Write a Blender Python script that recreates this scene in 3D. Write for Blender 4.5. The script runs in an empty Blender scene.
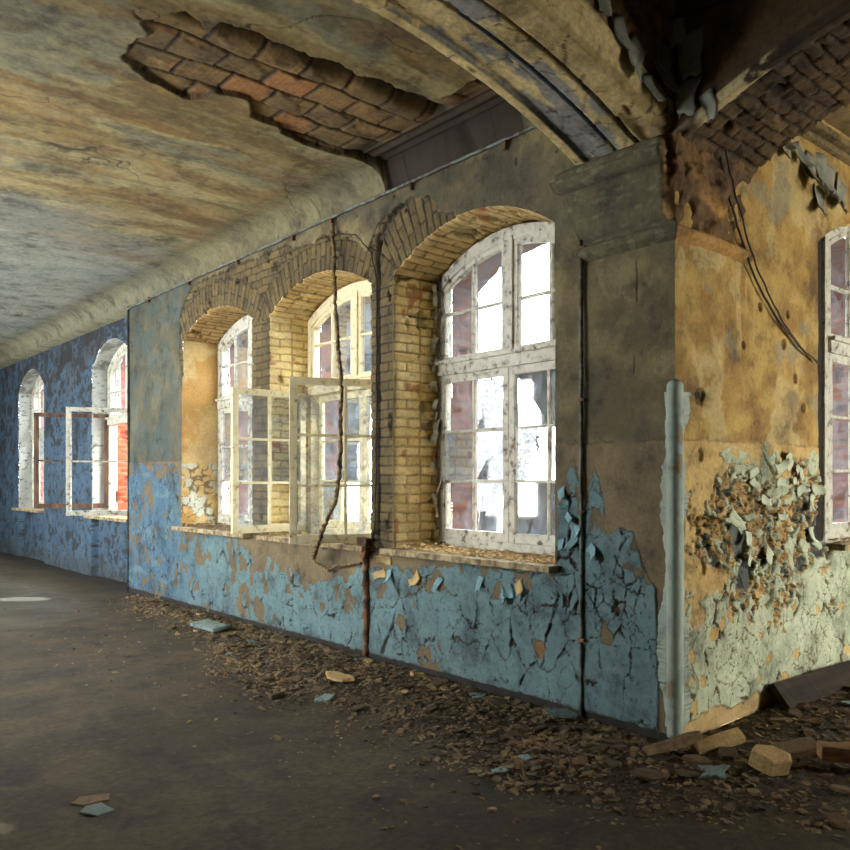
import bpy, math, random
import numpy as np
from mathutils import Vector, Matrix, Euler
random.seed(7)
SC = bpy.context.scene
COL = SC.collection
PI = math.pi

# ------------------------------------------------------------------ tagging
def tag(o, label=None, cat=None, group=None, kind=None):
    if label: o['label'] = label
    if cat: o['category'] = cat
    if group: o['group'] = group
    if kind: o['kind'] = kind
    return o

def empty(name, loc=(0, 0, 0), rz=0.0, parent=None):
    o = bpy.data.objects.new(name, None)
    o.location = loc
    o.rotation_euler = (0, 0, rz)
    o.empty_display_size = 0.1
    COL.objects.link(o)
    if parent: o.parent = parent
    return o

def copy_tree(o, parent=None):
    c = o.copy(); COL.objects.link(c); c.parent = parent
    for ch in list(o.children): copy_tree(ch, c)
    return c

# ------------------------------------------------------------------ numpy noise
def _h(ix, iy, seed):
    n = (ix.astype(np.int64) * 374761393 + iy.astype(np.int64) * 668265263 + seed * 2246822519) & 0xffffffff
    n = ((n ^ (n >> 13)) * 1274126177) & 0xffffffff
    n = ((n ^ (n >> 15)) * 2654435761) & 0xffffffff
    n = n ^ (n >> 16)
    return (n & 0xffffff) / float(0xffffff)

def vn(x, y, seed=0):
    ix = np.floor(x); iy = np.floor(y); fx = x - ix; fy = y - iy
    fx = fx * fx * (3 - 2 * fx); fy = fy * fy * (3 - 2 * fy)
    a = _h(ix, iy, seed); b = _h(ix + 1, iy, seed); c = _h(ix, iy + 1, seed); d = _h(ix + 1, iy + 1, seed)
    return (a * (1 - fx) + b * fx) * (1 - fy) + (c * (1 - fx) + d * fx) * fy

def fbm(x, y, seed=0, o=4):
    s = 0; a = .5; t = 0
    for i in range(o):
        s = s + a * vn(x * 2 ** i + 13.7 * i, y * 2 ** i - 7.3 * i, seed + i * 17); t += a; a *= .55
    return s / t

def voro(x, y, seed=0, jit=.9):
    ix = np.floor(x); iy = np.floor(y)
    f1 = np.full(x.shape, 9.); f2 = np.full(x.shape, 9.); idd = np.zeros(x.shape); cx = np.zeros(x.shape); cy = np.zeros(x.shape)
    for i in (-1, 0, 1):
        for j in (-1, 0, 1):
            jx = ix + i; jy = iy + j
            px = jx + .5 + jit * (_h(jx, jy, seed) - .5); py = jy + .5 + jit * (_h(jx, jy, seed + 5) - .5)
            d = np.sqrt((px - x) ** 2 + (py - y) ** 2)
            m = d < f1
            f2 = np.where(m, f1, np.minimum(f2, d))
            idd = np.where(m, _h(jx, jy, seed + 9), idd)
            cx = np.where(m, px, cx); cy = np.where(m, py, cy)
            f1 = np.where(m, d, f1)
    return f1, f2, idd, cx, cy

def ss(a, b, x):
    t = np.clip((x - a) / (b - a), 0, 1)
    return t * t * (3 - 2 * t)

def mixc(a, b, t):
    a = np.asarray(a, float); b = np.asarray(b, float)
    return a + (b - a) * np.asarray(t)[..., None]

def colr(c, sh):
    return np.broadcast_to(np.asarray(c, float), sh + (3,)).copy()

def S(r, g, b):
    f = lambda c: ((c / 255 + .055) / 1.055) ** 2.4 if c > 10 else c / 255 / 12.92
    return (f(r), f(g), f(b))

# ------------------------------------------------------------------ materials
def nodes(name):
    m = bpy.data.materials.new(name); m.use_nodes = True
    n = m.node_tree.nodes; n.clear()
    return m, n, m.node_tree.links

def mat_attr(name, rough=.85, bscale=180., bstr=.35, vary=.35, nscale=45., bdist=.004, alpha_rough=False, grime=2.6, gmin=.30):
    """surface coloured by a per-vertex albedo map, with fine grain"""
    m, n, l = nodes(name)
    out = n.new('ShaderNodeOutputMaterial'); b = n.new('ShaderNodeBsdfPrincipled')
    at = n.new('ShaderNodeAttribute'); at.attribute_name = 'albedo'
    tc = n.new('ShaderNodeNewGeometry')
    nz = n.new('ShaderNodeTexNoise'); nz.inputs['Scale'].default_value = nscale; nz.inputs['Detail'].default_value = 8; nz.inputs['Roughness'].default_value = .65
    l.new(tc.outputs['Position'], nz.inputs['Vector'])
    mr = n.new('ShaderNodeMapRange'); mr.inputs[1].default_value = .3; mr.inputs[2].default_value = .7
    mr.inputs[3].default_value = 1 - vary; mr.inputs[4].default_value = 1 + vary
    l.new(nz.outputs['Fac'], mr.inputs[0])
    # crisp-edged grime and worn patches
    n3 = n.new('ShaderNodeTexNoise'); n3.inputs['Scale'].default_value = grime; n3.inputs['Detail'].default_value = 13; n3.inputs['Roughness'].default_value = .72
    l.new(tc.outputs['Position'], n3.inputs['Vector'])
    r3 = n.new('ShaderNodeValToRGB'); e = r3.color_ramp.elements
    e[0].position = .36; e[0].color = (gmin, gmin, gmin, 1); e[1].position = .66; e[1].color = (1, 1, 1, 1)
    k = e.new(.44); k.color = (max(.62, gmin + .08),) * 3 + (1,); k = e.new(.49); k.color = (max(.80, gmin + .12),) * 3 + (1,); k = e.new(.58); k.color = (.90,) * 3 + (1,)
    l.new(n3.outputs['Fac'], r3.inputs[0])
    mm = n.new('ShaderNodeMath'); mm.operation = 'MULTIPLY'; l.new(mr.outputs[0], mm.inputs[0]); l.new(r3.outputs[0], mm.inputs[1])
    mx = n.new('ShaderNodeVectorMath'); mx.operation = 'SCALE'
    l.new(at.outputs['Color'], mx.inputs[0]); l.new(mm.outputs[0], mx.inputs['Scale'])
    l.new(mx.outputs[0], b.inputs['Base Color'])
    if alpha_rough: l.new(at.outputs['Alpha'], b.inputs['Roughness'])
    else: b.inputs['Roughness'].default_value = rough
    n2 = n.new('ShaderNodeTexNoise'); n2.inputs['Scale'].default_value = bscale; n2.inputs['Detail'].default_value = 6
    l.new(tc.outputs['Position'], n2.inputs['Vector'])
    ad = n.new('ShaderNodeMath'); ad.operation = 'ADD'
    l.new(n2.outputs['Fac'], ad.inputs[0]); l.new(nz.outputs['Fac'], ad.inputs[1])
    bp = n.new('ShaderNodeBump'); bp.inputs['Strength'].default_value = bstr; bp.inputs['Distance'].default_value = bdist
    l.new(ad.outputs[0], bp.inputs['Height']); l.new(bp.outputs[0], b.inputs['Normal'])
    l.new(b.outputs[0], out.inputs[0])
    return m

def mat_two(name, c1, c2, scale=12., lo=.45, hi=.55, rough=.7, bstr=.4, c3=None, bscale=90., metallic=0, stretch=(1, 1, 1)):
    """two tones broken up by noise, with bump"""
    m, n, l = nodes(name)
    out = n.new('ShaderNodeOutputMaterial'); b = n.new('ShaderNodeBsdfPrincipled')
    tc = n.new('ShaderNodeTexCoord'); mp = n.new('ShaderNodeMapping'); mp.inputs['Scale'].default_value = stretch
    l.new(tc.outputs['Object'], mp.inputs[0])
    nz = n.new('ShaderNodeTexNoise'); nz.inputs['Scale'].default_value = scale; nz.inputs['Detail'].default_value = 9; nz.inputs['Roughness'].default_value = .65
    l.new(mp.outputs[0], nz.inputs['Vector'])
    cr = n.new('ShaderNodeValToRGB'); e = cr.color_ramp.elements
    e[0].position = lo; e[0].color = (*c1, 1); e[1].position = hi; e[1].color = (*c2, 1)
    if c3: k = e.new(min(.99, hi + .12)); k.color = (*c3, 1)
    l.new(nz.outputs['Fac'], cr.inputs[0]); l.new(cr.outputs[0], b.inputs['Base Color'])
    b.inputs['Roughness'].default_value = rough; b.inputs['Metallic'].default_value = metallic
    n2 = n.new('ShaderNodeTexNoise'); n2.inputs['Scale'].default_value = bscale; n2.inputs['Detail'].default_value = 5
    l.new(mp.outputs[0], n2.inputs['Vector'])
    ad = n.new('ShaderNodeMath'); ad.operation = 'ADD'
    l.new(n2.outputs['Fac'], ad.inputs[0]); l.new(cr.outputs[0], ad.inputs[1])
    bp = n.new('ShaderNodeBump'); bp.inputs['Strength'].default_value = bstr; bp.inputs['Distance'].default_value = .003
    l.new(ad.outputs[0], bp.inputs['Height']); l.new(bp.outputs[0], b.inputs['Normal'])
    l.new(b.outputs[0], out.inputs[0])
    return m

def mat_glass(name, dirt=.35):
    m, n, l = nodes(name)
    out = n.new('ShaderNodeOutputMaterial')
    tr = n.new('ShaderNodeBsdfTransparent'); tr.inputs[0].default_value = (.90, .94, .96, 1)
    gl = n.new('ShaderNodeBsdfGlossy'); gl.inputs['Roughness'].default_value = .03
    fr = n.new('ShaderNodeFresnel'); fr.inputs[0].default_value = 1.45
    m1 = n.new('ShaderNodeMixShader'); l.new(fr.outputs[0], m1.inputs[0]); l.new(tr.outputs[0], m1.inputs[1]); l.new(gl.outputs[0], m1.inputs[2])
    df = n.new('ShaderNodeBsdfDiffuse'); df.inputs[0].default_value = (.22, .25, .28, 1)
    tl = n.new('ShaderNodeBsdfTranslucent'); tl.inputs[0].default_value = (.17, .20, .235, 1)
    m2 = n.new('ShaderNodeMixShader'); m2.inputs[0].default_value = .5; l.new(df.outputs[0], m2.inputs[1]); l.new(tl.outputs[0], m2.inputs[2])
    tc = n.new('ShaderNodeTexCoord'); nz = n.new('ShaderNodeTexNoise'); nz.inputs['Scale'].default_value = 5; nz.inputs['Detail'].default_value = 12; nz.inputs['Roughness'].default_value = .75; nz.inputs['Distortion'].default_value = 1.2
    l.new(tc.outputs['Object'], nz.inputs['Vector'])
    mr = n.new('ShaderNodeMapRange'); mr.inputs[1].default_value = .4; mr.inputs[2].default_value = .75; mr.inputs[3].default_value = .04; mr.inputs[4].default_value = dirt * 2
    l.new(nz.outputs['Fac'], mr.inputs[0])
    m3 = n.new('ShaderNodeMixShader'); l.new(mr.outputs[0], m3.inputs[0]); l.new(m1.outputs[0], m3.inputs[1]); l.new(m2.outputs[0], m3.inputs[2])
    l.new(m3.outputs[0], out.inputs[0])
    return m

M = {}
M['plaster'] = mat_attr('weathered_plaster', .85, 160, .28, .20)
M['reveal'] = mat_attr('window_reveal_masonry', .85, 140, .5, .22, gmin=.72)
M['ceil'] = mat_attr('stained_ceiling_plaster', .9, 90, .45, .28, 22)
M['floor'] = mat_attr('dirt_covered_floor', .9, 120, .8, .45, 30, .008, alpha_rough=True)
M['stone'] = mat_attr('arch_stucco', .85, 110, .6, .35, 30)
M['white'] = mat_two('weathered_white_paint', S(84, 70, 50), S(168, 166, 150), 16, .36, .44, .6, .6, S(190, 188, 172))
M['cream'] = mat_two('cream_window_paint', S(130, 106, 66), S(206, 194, 152), 14, .32, .42, .6, .6, S(216, 204, 166))
M['brownwood'] = mat_two('bare_brown_wood', S(52, 34, 22), S(96, 68, 44), 8, .4, .6, .8, .5, stretch=(1, 1, .2))
M['sill'] = mat_two('dusty_sill_board', S(90, 74, 48), S(166, 148, 110), 10, .4, .6, .85, .6)
M['glass'] = mat_glass('dirty_window_glass', .30)
M['glass2'] = mat_glass('cloudy_window_glass', .45)
M['pipe'] = mat_two('painted_pipe', S(62, 58, 42), S(96, 106, 98), 9, .45, .55, .6, .4)
M['rust'] = mat_two('rusty_pipe', S(58, 36, 18), S(128, 84, 40), 10, .4, .62, .85, .7)
M['bark'] = mat_two('frayed_conduit', S(60, 48, 30), S(140, 116, 74), 22, .42, .6, .9, .9)
M['cable'] = mat_two('dark_cable_sheath', S(24, 18, 12), S(52, 40, 24), 20, .4, .6, .7, .3)
M['guard'] = mat_two('chipped_guard_paint', S(120, 100, 62), S(122, 138, 126), 7, .37, .41, .6, .3, S(150, 162, 146), stretch=(1, 1, .6))
M['dark'] = mat_two('black_gap_shade', S(18, 16, 14), S(38, 33, 26), 12, .4, .6, .9, .5)  # black for the shaded gaps at the wall foot and beside the frame
M['chip_brown'] = mat_two('brown_plaster_rubble', S(78, 61, 39), S(116, 94, 62), 14, .35, .65, .92, .6)
M['chip_dark'] = mat_two('dark_dusty_rubble', S(60, 48, 32), S(92, 76, 50), 14, .35, .65, .95, .6)
M['chip_teal'] = mat_two('teal_paint_rubble', S(78, 92, 88), S(112, 132, 128), 9, .38, .55, .8, .4)
M['chip_pale'] = mat_two('pale_plaster_rubble', S(150, 122, 76), S(188, 162, 110), 14, .35, .65, .92, .6)
M['flake_green'] = mat_two('grey_green_paint_flake', S(140, 148, 124), S(186, 194, 164), 8, .4, .55, .7, .3)
M['flake_blue'] = mat_two('blue_paint_flake', S(82, 118, 124), S(112, 150, 156), 8, .4, .55, .7, .3)
M['flake'] = mat_two('grey_paint_flake', S(92, 92, 80), S(134, 136, 122), 8, .4, .55, .75, .3)
M['plank'] = mat_two('dark_floor_plank', S(26, 20, 13), S(58, 45, 29), 6, .4, .65, .9, .6, stretch=(.3, 3, 3))
M['timber'] = mat_two('split_timber', S(92, 64, 34), S(150, 112, 64), 6, .4, .62, .9, .6, stretch=(.2, 3, 3))
M['stucco'] = mat_two('aged_stucco', S(74, 62, 40), S(128, 108, 70), 9, .38, .6, .9, .7, S(98, 92, 70))
M['outer'] = mat_two('red_brick_outer', S(120, 60, 36), S(158, 84, 50), 8, .4, .6, .9, .5)
M['backwall'] = mat_two('far_room_plaster', S(66, 56, 36), S(92, 80, 54), 3, .4, .6, .9, .4)
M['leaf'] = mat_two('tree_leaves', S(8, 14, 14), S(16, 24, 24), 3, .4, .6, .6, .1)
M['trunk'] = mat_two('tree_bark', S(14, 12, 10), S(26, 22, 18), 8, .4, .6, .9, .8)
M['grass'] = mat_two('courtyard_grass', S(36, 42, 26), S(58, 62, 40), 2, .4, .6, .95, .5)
M['slate'] = mat_two('teal_tile', S(70, 84, 78), S(90, 104, 96), 8, .4, .6, .35, .1)

# ------------------------------------------------------------------ mesh builders
def np_mesh(name, V, F, mat, parent=None, colors=None, smooth=True):
    me = bpy.data.meshes.new(name)
    V = np.asarray(V, np.float32); F = np.asarray(F, np.int32)
    me.vertices.add(len(V)); me.vertices.foreach_set('co', V.ravel())
    me.loops.add(F.size); me.loops.foreach_set('vertex_index', F.ravel())
    me.polygons.add(len(F))
    me.polygons.foreach_set('loop_start', np.arange(0, F.size, F.shape[1], dtype=np.int32))
    me.update(calc_edges=True)
    me.polygons.foreach_set('use_smooth', np.full(len(F), smooth, dtype=bool))
    if colors is not None:
        a = me.attributes.new('albedo', 'FLOAT_COLOR', 'POINT')
        C = np.asarray(colors, np.float32)
        if C.shape[1] == 3: C = np.concatenate([C, np.ones((len(C), 1), np.float32)], 1)
        a.data.foreach_set('color', np.clip(C, 0, 1).astype(np.float32).ravel())
    me.materials.append(mat)
    o = bpy.data.objects.new(name, me); COL.objects.link(o)
    if parent: o.parent = parent
    return o

def grid(name, P, C, mat, keep=None, parent=None, flip=False):
    nr, nc = P.shape[:2]
    idx = np.arange(nr * nc).reshape(nr, nc)
    q = np.stack([idx[:-1, :-1], idx[:-1, 1:], idx[1:, 1:], idx[1:, :-1]], -1)
    if flip: q = q[..., ::-1]
    if keep is not None: q = q[keep]
    q = q.reshape(-1, 4)
    used = np.zeros(nr * nc, bool); used[q.ravel()] = True
    rm = np.cumsum(used) - 1
    return np_mesh(name, P.reshape(-1, 3)[used], rm[q], mat, parent, C.reshape(-1, C.shape[-1])[used])

class MB:
    def __init__(s): s.v = []; s.f = []
    def box(s, c, size, rot=None, jit=0.0, seg=0.0):
        """box with centre c; long axis subdivided every seg metres and weathered by jit"""
        sx, sy, sz = size
        ax = int(np.argmax(size)); n = max(1, int(size[ax] / seg)) if seg else 1
        R = rot.to_matrix() if rot is not None else Matrix.Identity(3)
        o = len(s.v)
        other = [i for i in range(3) if i != ax]
        for k in range(n + 1):
            t = -.5 + k / n
            for (a, b) in ((-.5, -.5), (.5, -.5), (.5, .5), (-.5, .5)):
                p = [0, 0, 0]; p[ax] = t * size[ax]; p[other[0]] = a * size[other[0]]; p[other[1]] = b * size[other[1]]
                if jit and True: p = [p[i] + (random.uniform(-jit, jit) if i != ax or 0 < k < n else 0) for i in range(3)]
                s.v.append(tuple(R @ Vector(p) + Vector(c)))
        fl = (ax == 1)
        def add(f): s.f.append(f[::-1] if fl else f)
        add([o + 3, o + 2, o + 1, o]); e = o + 4 * n; add([e, e + 1, e + 2, e + 3])
        for k in range(n):
            b = o + 4 * k
            for i in range(4):
                j = (i + 1) % 4
                add([b + i, b + j, b + 4 + j, b + 4 + i])
    def tube(s, pts, r, n=8, jit=0.0, caps=True):
        pts = [Vector(p) for p in pts]; o = len(s.v); prev = None
        for i, p in enumerate(pts):
            t = (pts[min(i + 1, len(pts) - 1)] - pts[max(i - 1, 0)]).normalized()
            a = prev if prev is not None else (Vector((0, 0, 1)) if abs(t.z) < .9 else Vector((1, 0, 0)))
            b = t.cross(a).normalized(); a = b.cross(t).normalized(); prev = a
            rr = r[i] if isinstance(r, (list, tuple)) else r
            for k in range(n):
                w = 2 * PI * k / n; q = rr * (1 + (random.uniform(-jit, jit) if jit else 0))
                s.v.append(tuple(p + (a * math.cos(w) + b * math.sin(w)) * q))
        for i in range(len(pts) - 1):
            for k in range(n):
                k2 = (k + 1) % n
                s.f.append([o + i * n + k, o + i * n + k2, o + (i + 1) * n + k2, o + (i + 1) * n + k][::-1])
        if caps:
            s.f.append([o + k for k in range(n)]); s.f.append([o + (len(pts) - 1) * n + k for k in range(n)][::-1])
    def poly(s, pts): o = len(s.v); s.v += [tuple(p) for p in pts]; s.f.append(list(range(o, o + len(pts))))
    def sweep(s, prof_a, prof_b, close=False):
        """two lists of equal-length rings joined"""
        pass
    def rings(s, rings, closed=True, caps=True):
        o = len(s.v); n = len(rings[0])
        for r in rings: s.v += [tuple(p) for p in r]
        for i in range(len(rings) - 1):
            for k in range(n if closed else n - 1):
                k2 = (k + 1) % n
                s.f.append([o + i * n + k, o + i * n + k2, o + (i + 1) * n + k2, o + (i + 1) * n + k])
        if caps and closed:
            s.f.append([o + k for k in range(n)][::-1]); s.f.append([o + (len(rings) - 1) * n + k for k in range(n)])
    def build(s, name, mat, parent=None, bevel=0.0, smooth=False):
        me = bpy.data.meshes.new(name); me.from_pydata(s.v, [], s.f); me.update()
        import bmesh
        bm = bmesh.new(); bm.from_mesh(me); bmesh.ops.recalc_face_normals(bm, faces=bm.faces); bm.to_mesh(me); bm.free()
        me.materials.append(mat)
        if smooth: me.polygons.foreach_set('use_smooth', [True] * len(me.polygons))
        o = bpy.data.objects.new(name, me); COL.objects.link(o)
        if parent: o.parent = parent
        if bevel:
            b = o.modifiers.new('bevel', 'BEVEL'); b.width = bevel; b.segments = 2; b.limit_method = 'ANGLE'; b.angle_limit = .6
        return o

# ------------------------------------------------------------------ dimensions
CZ = 4.06          # ceiling
WT = .84           # wall thickness
W = 1.83
# opening: centre coordinate along the wall, width, sill, spring, crown
OPA = [dict(c=-1.865, w=W, s=.95, sp=3.17, cr=3.45), dict(c=-4.05, w=W, s=.95, sp=3.15, cr=3.40), dict(c=-6.27, w=W, s=.95, sp=3.17, cr=3.42)]
OPF = [dict(c=-10.43, w=1.86, s=.95, sp=3.25, cr=3.60), dict(c=-15.1, w=1.86, s=.95, sp=3.22, cr=3.60)]
OPB = [dict(c=2.64, w=1.86, s=1.03, sp=3.20, cr=3.50)]
def arcR(op): r = op['cr'] - op['sp']; return (op['w'] ** 2 / 4 + r * r) / (2 * r)
def sd(op, u, z):
    R = arcR(op); zc = op['cr'] - R
    return np.maximum.reduce([np.abs(u - op['c']) - op['w'] / 2, op['s'] - z, np.where(z > zc, np.sqrt((u - op['c']) ** 2 + (z - zc) ** 2) - R, -9.)])

def bricks(u, v, L=.25, H=.077, seed=0, mort=.007, header=False):
    wn = fbm(u * 7, v * 7, seed + 7, 3) - .5; wm = fbm(u * 9 + 4, v * 5, seed + 8, 3) - .5
    u = u + wn * .03; v = v + wm * .018
    row = np.floor(v / H); off = np.where(row % 2 == 0, 0., .5) * L
    if header:
        L2 = np.where(row % 2 == 0, L, L / 2)
    else: L2 = L
    uu = (u + off) / L2; ix = np.floor(uu)
    du = np.minimum(uu - ix, 1 - (uu - ix)) * L2; dv = np.minimum(v / H - row, 1 - (v / H - row)) * H
    idn = _h(ix, row, seed)
    d = np.minimum(du, dv)
    top = ss(mort * .3, mort * 1.5, d + .004 * (fbm(u * 30, v * 30, seed + 3, 2) - .5))
    return top, idn      # 0 in the joint, 1 on the brick

def brickface(u, v, seed, c1, c2, cm, L=.25, H=.077, header=False):
    top, idn = bricks(u, v, L, H, seed, header=header)
    hn = fbm(u * 25, v * 40, seed + 1, 3)
    h = top * .009 + (idn - .5) * .009 + (hn - .5) * .012
    # knocked-off lumps
    f = fbm(u * 6, v * 6, seed + 30, 3)
    hole = ss(.70, .76, f)
    h = h - hole * .03
    c = mixc(c1, c2, idn); c = c * (0.75 + .5 * fbm(u * 9, v * 9, seed + 2, 3))[..., None]
    c = mixc(cm, c, top * .85 + .15) if False else c * top[..., None] + np.asarray(cm) * (1 - top[..., None])
    c = c * (1 - .55 * hole[..., None])
    return h, c

def paintflakes(u, v, scale, seed, asp=1.0, width=.05, amount=.5, lift=.006):
    """crazed and curling paint film: returns film mask, extra height, per-cell id"""
    wx = (fbm(u * 4, v * 4, seed + 50, 5) - .5) * .5 / scale * .17 * 1.5; wy = (fbm(u * 4, v * 4, seed + 60, 5) - .5) * .5 / scale * .17 * 1.5
    jag = .10 * (fbm(u * 70, v * 70, seed + 61, 2) - .5)
    f1, f2, idn, cx, cy = voro(u / scale + wx + jag, v / (scale * asp) + wy + jag, seed, 1.0)
    e = f2 - f1
    n1 = fbm(u * 2.6 + 9, v * 2.6, seed + 70, 4); n2 = fbm(u * 7, v * 7, seed + 72, 3)
    wv = width * ss(1 - amount - .08, 1 - amount + .10, n1) * (.35 + 2.2 * ss(.5, .72, n2))
    film = ss(wv * .55, wv + .004, e)
    curl = lift * np.exp(-np.maximum(e - wv, 0) / .05) * ss(width * .5, width * 1.6, wv) * (.2 + 1.6 * idn)
    return film, curl, idn, e

def interp(x, xs, ys): return np.interp(x, xs, ys)

# ------------------------------------------------------------------ window wall
TEAL = np.array(S(122, 158, 160)); BLUE = np.array(S(84, 128, 152)); TAN = np.array(S(150, 130, 92)); OLV = np.array(S(116, 104, 66)); OLV2 = np.array(S(152, 136, 90)); DIRT_SHADE = np.array(S(34, 28, 20))  # last colour serves dirt and the painted shade in the ceiling hole
def wallA(x, z):
    sh = x.shape
    n1 = fbm(x * 1.6, z * 1.6, 1, 5); n2 = fbm(x * 6, z * 6, 2, 4); n3 = fbm(x * 22, z * 22, 3, 3)
    left = ss(-6.3, -7.6, x)
    # bare render
    c = mixc(OLV, OLV2, ss(.3, .7, n2)); c = mixc(c, S(92, 88, 66), ss(.52, .66, n1) * .7)
    c = mixc(c, mixc(S(82, 102, 96), S(96, 96, 76), ss(.4, .6, n2)), left * (.65 + .3 * ss(.4, .6, n1)))
    h = (n1 - .5) * .018 + (n2 - .5) * .008 + (n3 - .5) * .004
    pit = ss(.74, .8, fbm(x * 9 + 5, z * 9, 8, 3)); pit = pit * ss(.45, .6, n1); h = h - pit * .010; c = mixc(c, DIRT_SHADE * 2.5, pit * .6)
    # thin limewash remnants with sharp rims
    lw = ss(.53, .545, fbm(x * 2.6, z * 2.2 + 7, 21, 6)) * (z > 1.7); h = h + lw * .002; c = mixc(c, c * 1.22 + .01, lw)
    # tan lower render
    low = ss(1.75, 1.72, z + (n3 - .5) * .03)
    c = mixc(c, TAN * (.75 + .5 * n2)[..., None], low * .8)
    h = h + low * .004
    # vertical expansion crack at the pilaster, horizontal one at dado height
    g = .5 * np.exp(-((x + .715 + (n2 - .5) * .03) / .006) ** 2) + .7 * np.exp(-((x + .3 + (n1 - .5) * .2) / .005) ** 2) * (z > 1.9) * ss(.5, .6, n2)
    h = h - .012 * g; c = mixc(c, DIRT_SHADE, np.clip(g, 0, .85))
    ge = np.exp(-((z - 1.73 + (n3 - .5) * .03) / .006) ** 2) * ss(.4, .55, n2); h = h - .006 * ge; c = mixc(c, DIRT_SHADE * 1.5, ge * .6)
    # ---- masonry showing where the render is gone
    ring = np.zeros(sh); rc = np.zeros(sh + (3,)); rh = np.zeros(sh)
    B1, B2, BM = np.array(S(112, 94, 50)), np.array(S(144, 123, 70)), np.array(S(62, 50, 28))
    bh, bc = brickface(x, z, 40, B1, B2, BM)
    inr = np.zeros(sh, bool)
    for k, op in enumerate(OPA):
        R = arcR(op); zc = op['cr'] - R; dx = x - op['c']; dz = z - zc
        r = np.sqrt(dx * dx + dz * dz); a = np.arctan2(dx, dz)
        amax = math.asin(op['w'] / 2 / R) + .12
        thick = (.40, .27, .30)[k]
        m = (r > R - .02) & (r < R + thick + .02 * (n3 - .5)) & (np.abs(a) < amax) & (z > op['sp'] - .05)
        hh, cc = brickface(r - R, a * R, 60 + k, B1 * .95, B2 * .95, BM * .7, L=.27, H=.078)
        edge = np.exp(-((r - R - thick) / .008) ** 2)
        bh = np.where(m, hh - edge * .012, bh); bc = np.where(m[..., None], cc * (1 - .7 * edge[..., None]), bc)
        inr |= m
    topz = interp(x, [-7.34, -7.25, -7.1, -6.9, -6.2, -5.3, -4.6, -4.35, -4.0, -3.5, -3.3, -3.2, -3.0, -2.8, -2.55, -2.3, -2.2, -2.0, -1.5],
                  [2.9, 3.45, 3.62, 3.74, 3.78, 3.76, 3.76, 3.66, 3.68, 3.66, 3.50, 3.42, 3.62, 3.68, 3.70, 3.66, 3.52, 3.47, 3.0])
    bare = ss(-7.30, -7.27, x + (n2 - .5) * .10 + (n3 - .5) * .04) * ss(.02, 0, z - topz + (n2 - .5) * .10 + (n3 - .5) * .05) * ss(-1.93, -1.97, x + (z > 3.3) * 0)
    lowlim = interp(x, [-7.3, -7.2, -5.4, -3.2, -2.7], [3.05, 2.7, .93, .88, .9])
    bare = bare * ss(0, .03, z - lowlim + (n2 - .5) * .12)
    bare = bare * np.where((x > -2.80) & (z < 3.2), 0, 1)
    # strip of render left between W1 head and its jamb
    rim = np.clip(bare * (1 - bare) * 4, 0, 1)
    h = h * (1 - bare) + (bh - .022) * bare
    c = c * (1 - bare[..., None]) + bc * bare[..., None]
    c = mixc(c, DIRT_SHADE, rim * .75)
    # vertical chase between the first two windows
    ch = np.exp(-((x + 3.03 + (n2 - .5) * .02) / .022) ** 2) * (z > .85) * (z < 3.5)
    h = h - .03 * ch; c = mixc(c, DIRT_SHADE, np.clip(ch, 0, .8))
    # ---- paint film of the dado
    top = interp(x, [-9.1, -7.3, -7.15, -5.4, -5.2, -4.9, -4.4, -4.1, -3.7, -3.2, -2.9, -2.2, -1.2, -.95, -.9, -.78, -.70, -.6, -.5, -.3, -.2, -.13, -.1, 0],
                 [1.73, 1.73, .9, .9, .72, .66, .66, .62, .60, .74, .80, .93, .93, .93, 1.5, 1.62, 1.3, 1.55, 1.22, 1.2, 1.0, .9, -.2, -.2])
    edgew = interp(x, [-9, -7, -5, -1, -.5, 0], [.05, .16, .2, .1, .12, .05])
    have = ss(0, .012, top - z + (fbm(x * 3.4, z * 3.4, 81, 4) - .5) * edgew * 2.2)
    sc = .16
    film, curl, idn, e = paintflakes(x, z, .20, 90, 1.5, .042, .58, .010)
    film2, curl2, id2, e2 = paintflakes(x, z, .085, 95, 1.3, .05, .42, .007)
    # flakes that have dropped: few low down, many near the top edge and on the far stretch
    pm = .02 + .28 * ss(.35, 0., top - z) + .30 * ss(-5.6, -8, x) * ss(.45, .6, fbm(x * 1.3, z * 1.3, 99, 3)) + .25 * ss(.57, .7, fbm(x * 1.7, z * 1.7, 98, 3))
    miss = (id2 < pm).astype(float)
    film = film * film2 * (1 - miss) * have
    film = film * ss(.045, .075, z + (n3 - .5) * .03)
    paint = mixc(TEAL, BLUE, ss(-5.2, -8.2, x + (n1 - .5) * 1.5))
    paint = paint * (.82 + .36 * n2)[..., None]; paint = mixc(paint, S(150, 176, 170), ss(.6, .75, fbm(x * 3, z * 9, 97, 4)) * .35)
    paint = mixc(paint, np.array(S(100, 92, 70)), ss(.66, .8, n3) * .35)
    under = have * (1 - film) * ss(.02, .3, np.minimum(e, e2) * 0 + .3)
    crackdirt = have * (1 - film) * (1 - miss)
    c = mixc(c, DIRT_SHADE, crackdirt * .93)
    c = mixc(c, np.array(S(128, 112, 76)), have * miss * .6); c = mixc(c, S(170, 116, 44), have * miss * (idn > .86) * .5)
    c = c * (1 - film[..., None]) + paint * film[..., None]
    h = h + film * (.004 + curl + curl2) - crackdirt * .005
    fray = np.clip(have * (1 - have) * 4, 0, 1); c = mixc(c, DIRT_SHADE, fray * .6)
    # blistering in broad waves
    h = h + .008 * fbm(x * 3, z * 2.5, 77, 2) * have
    return h, c * .56

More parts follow.
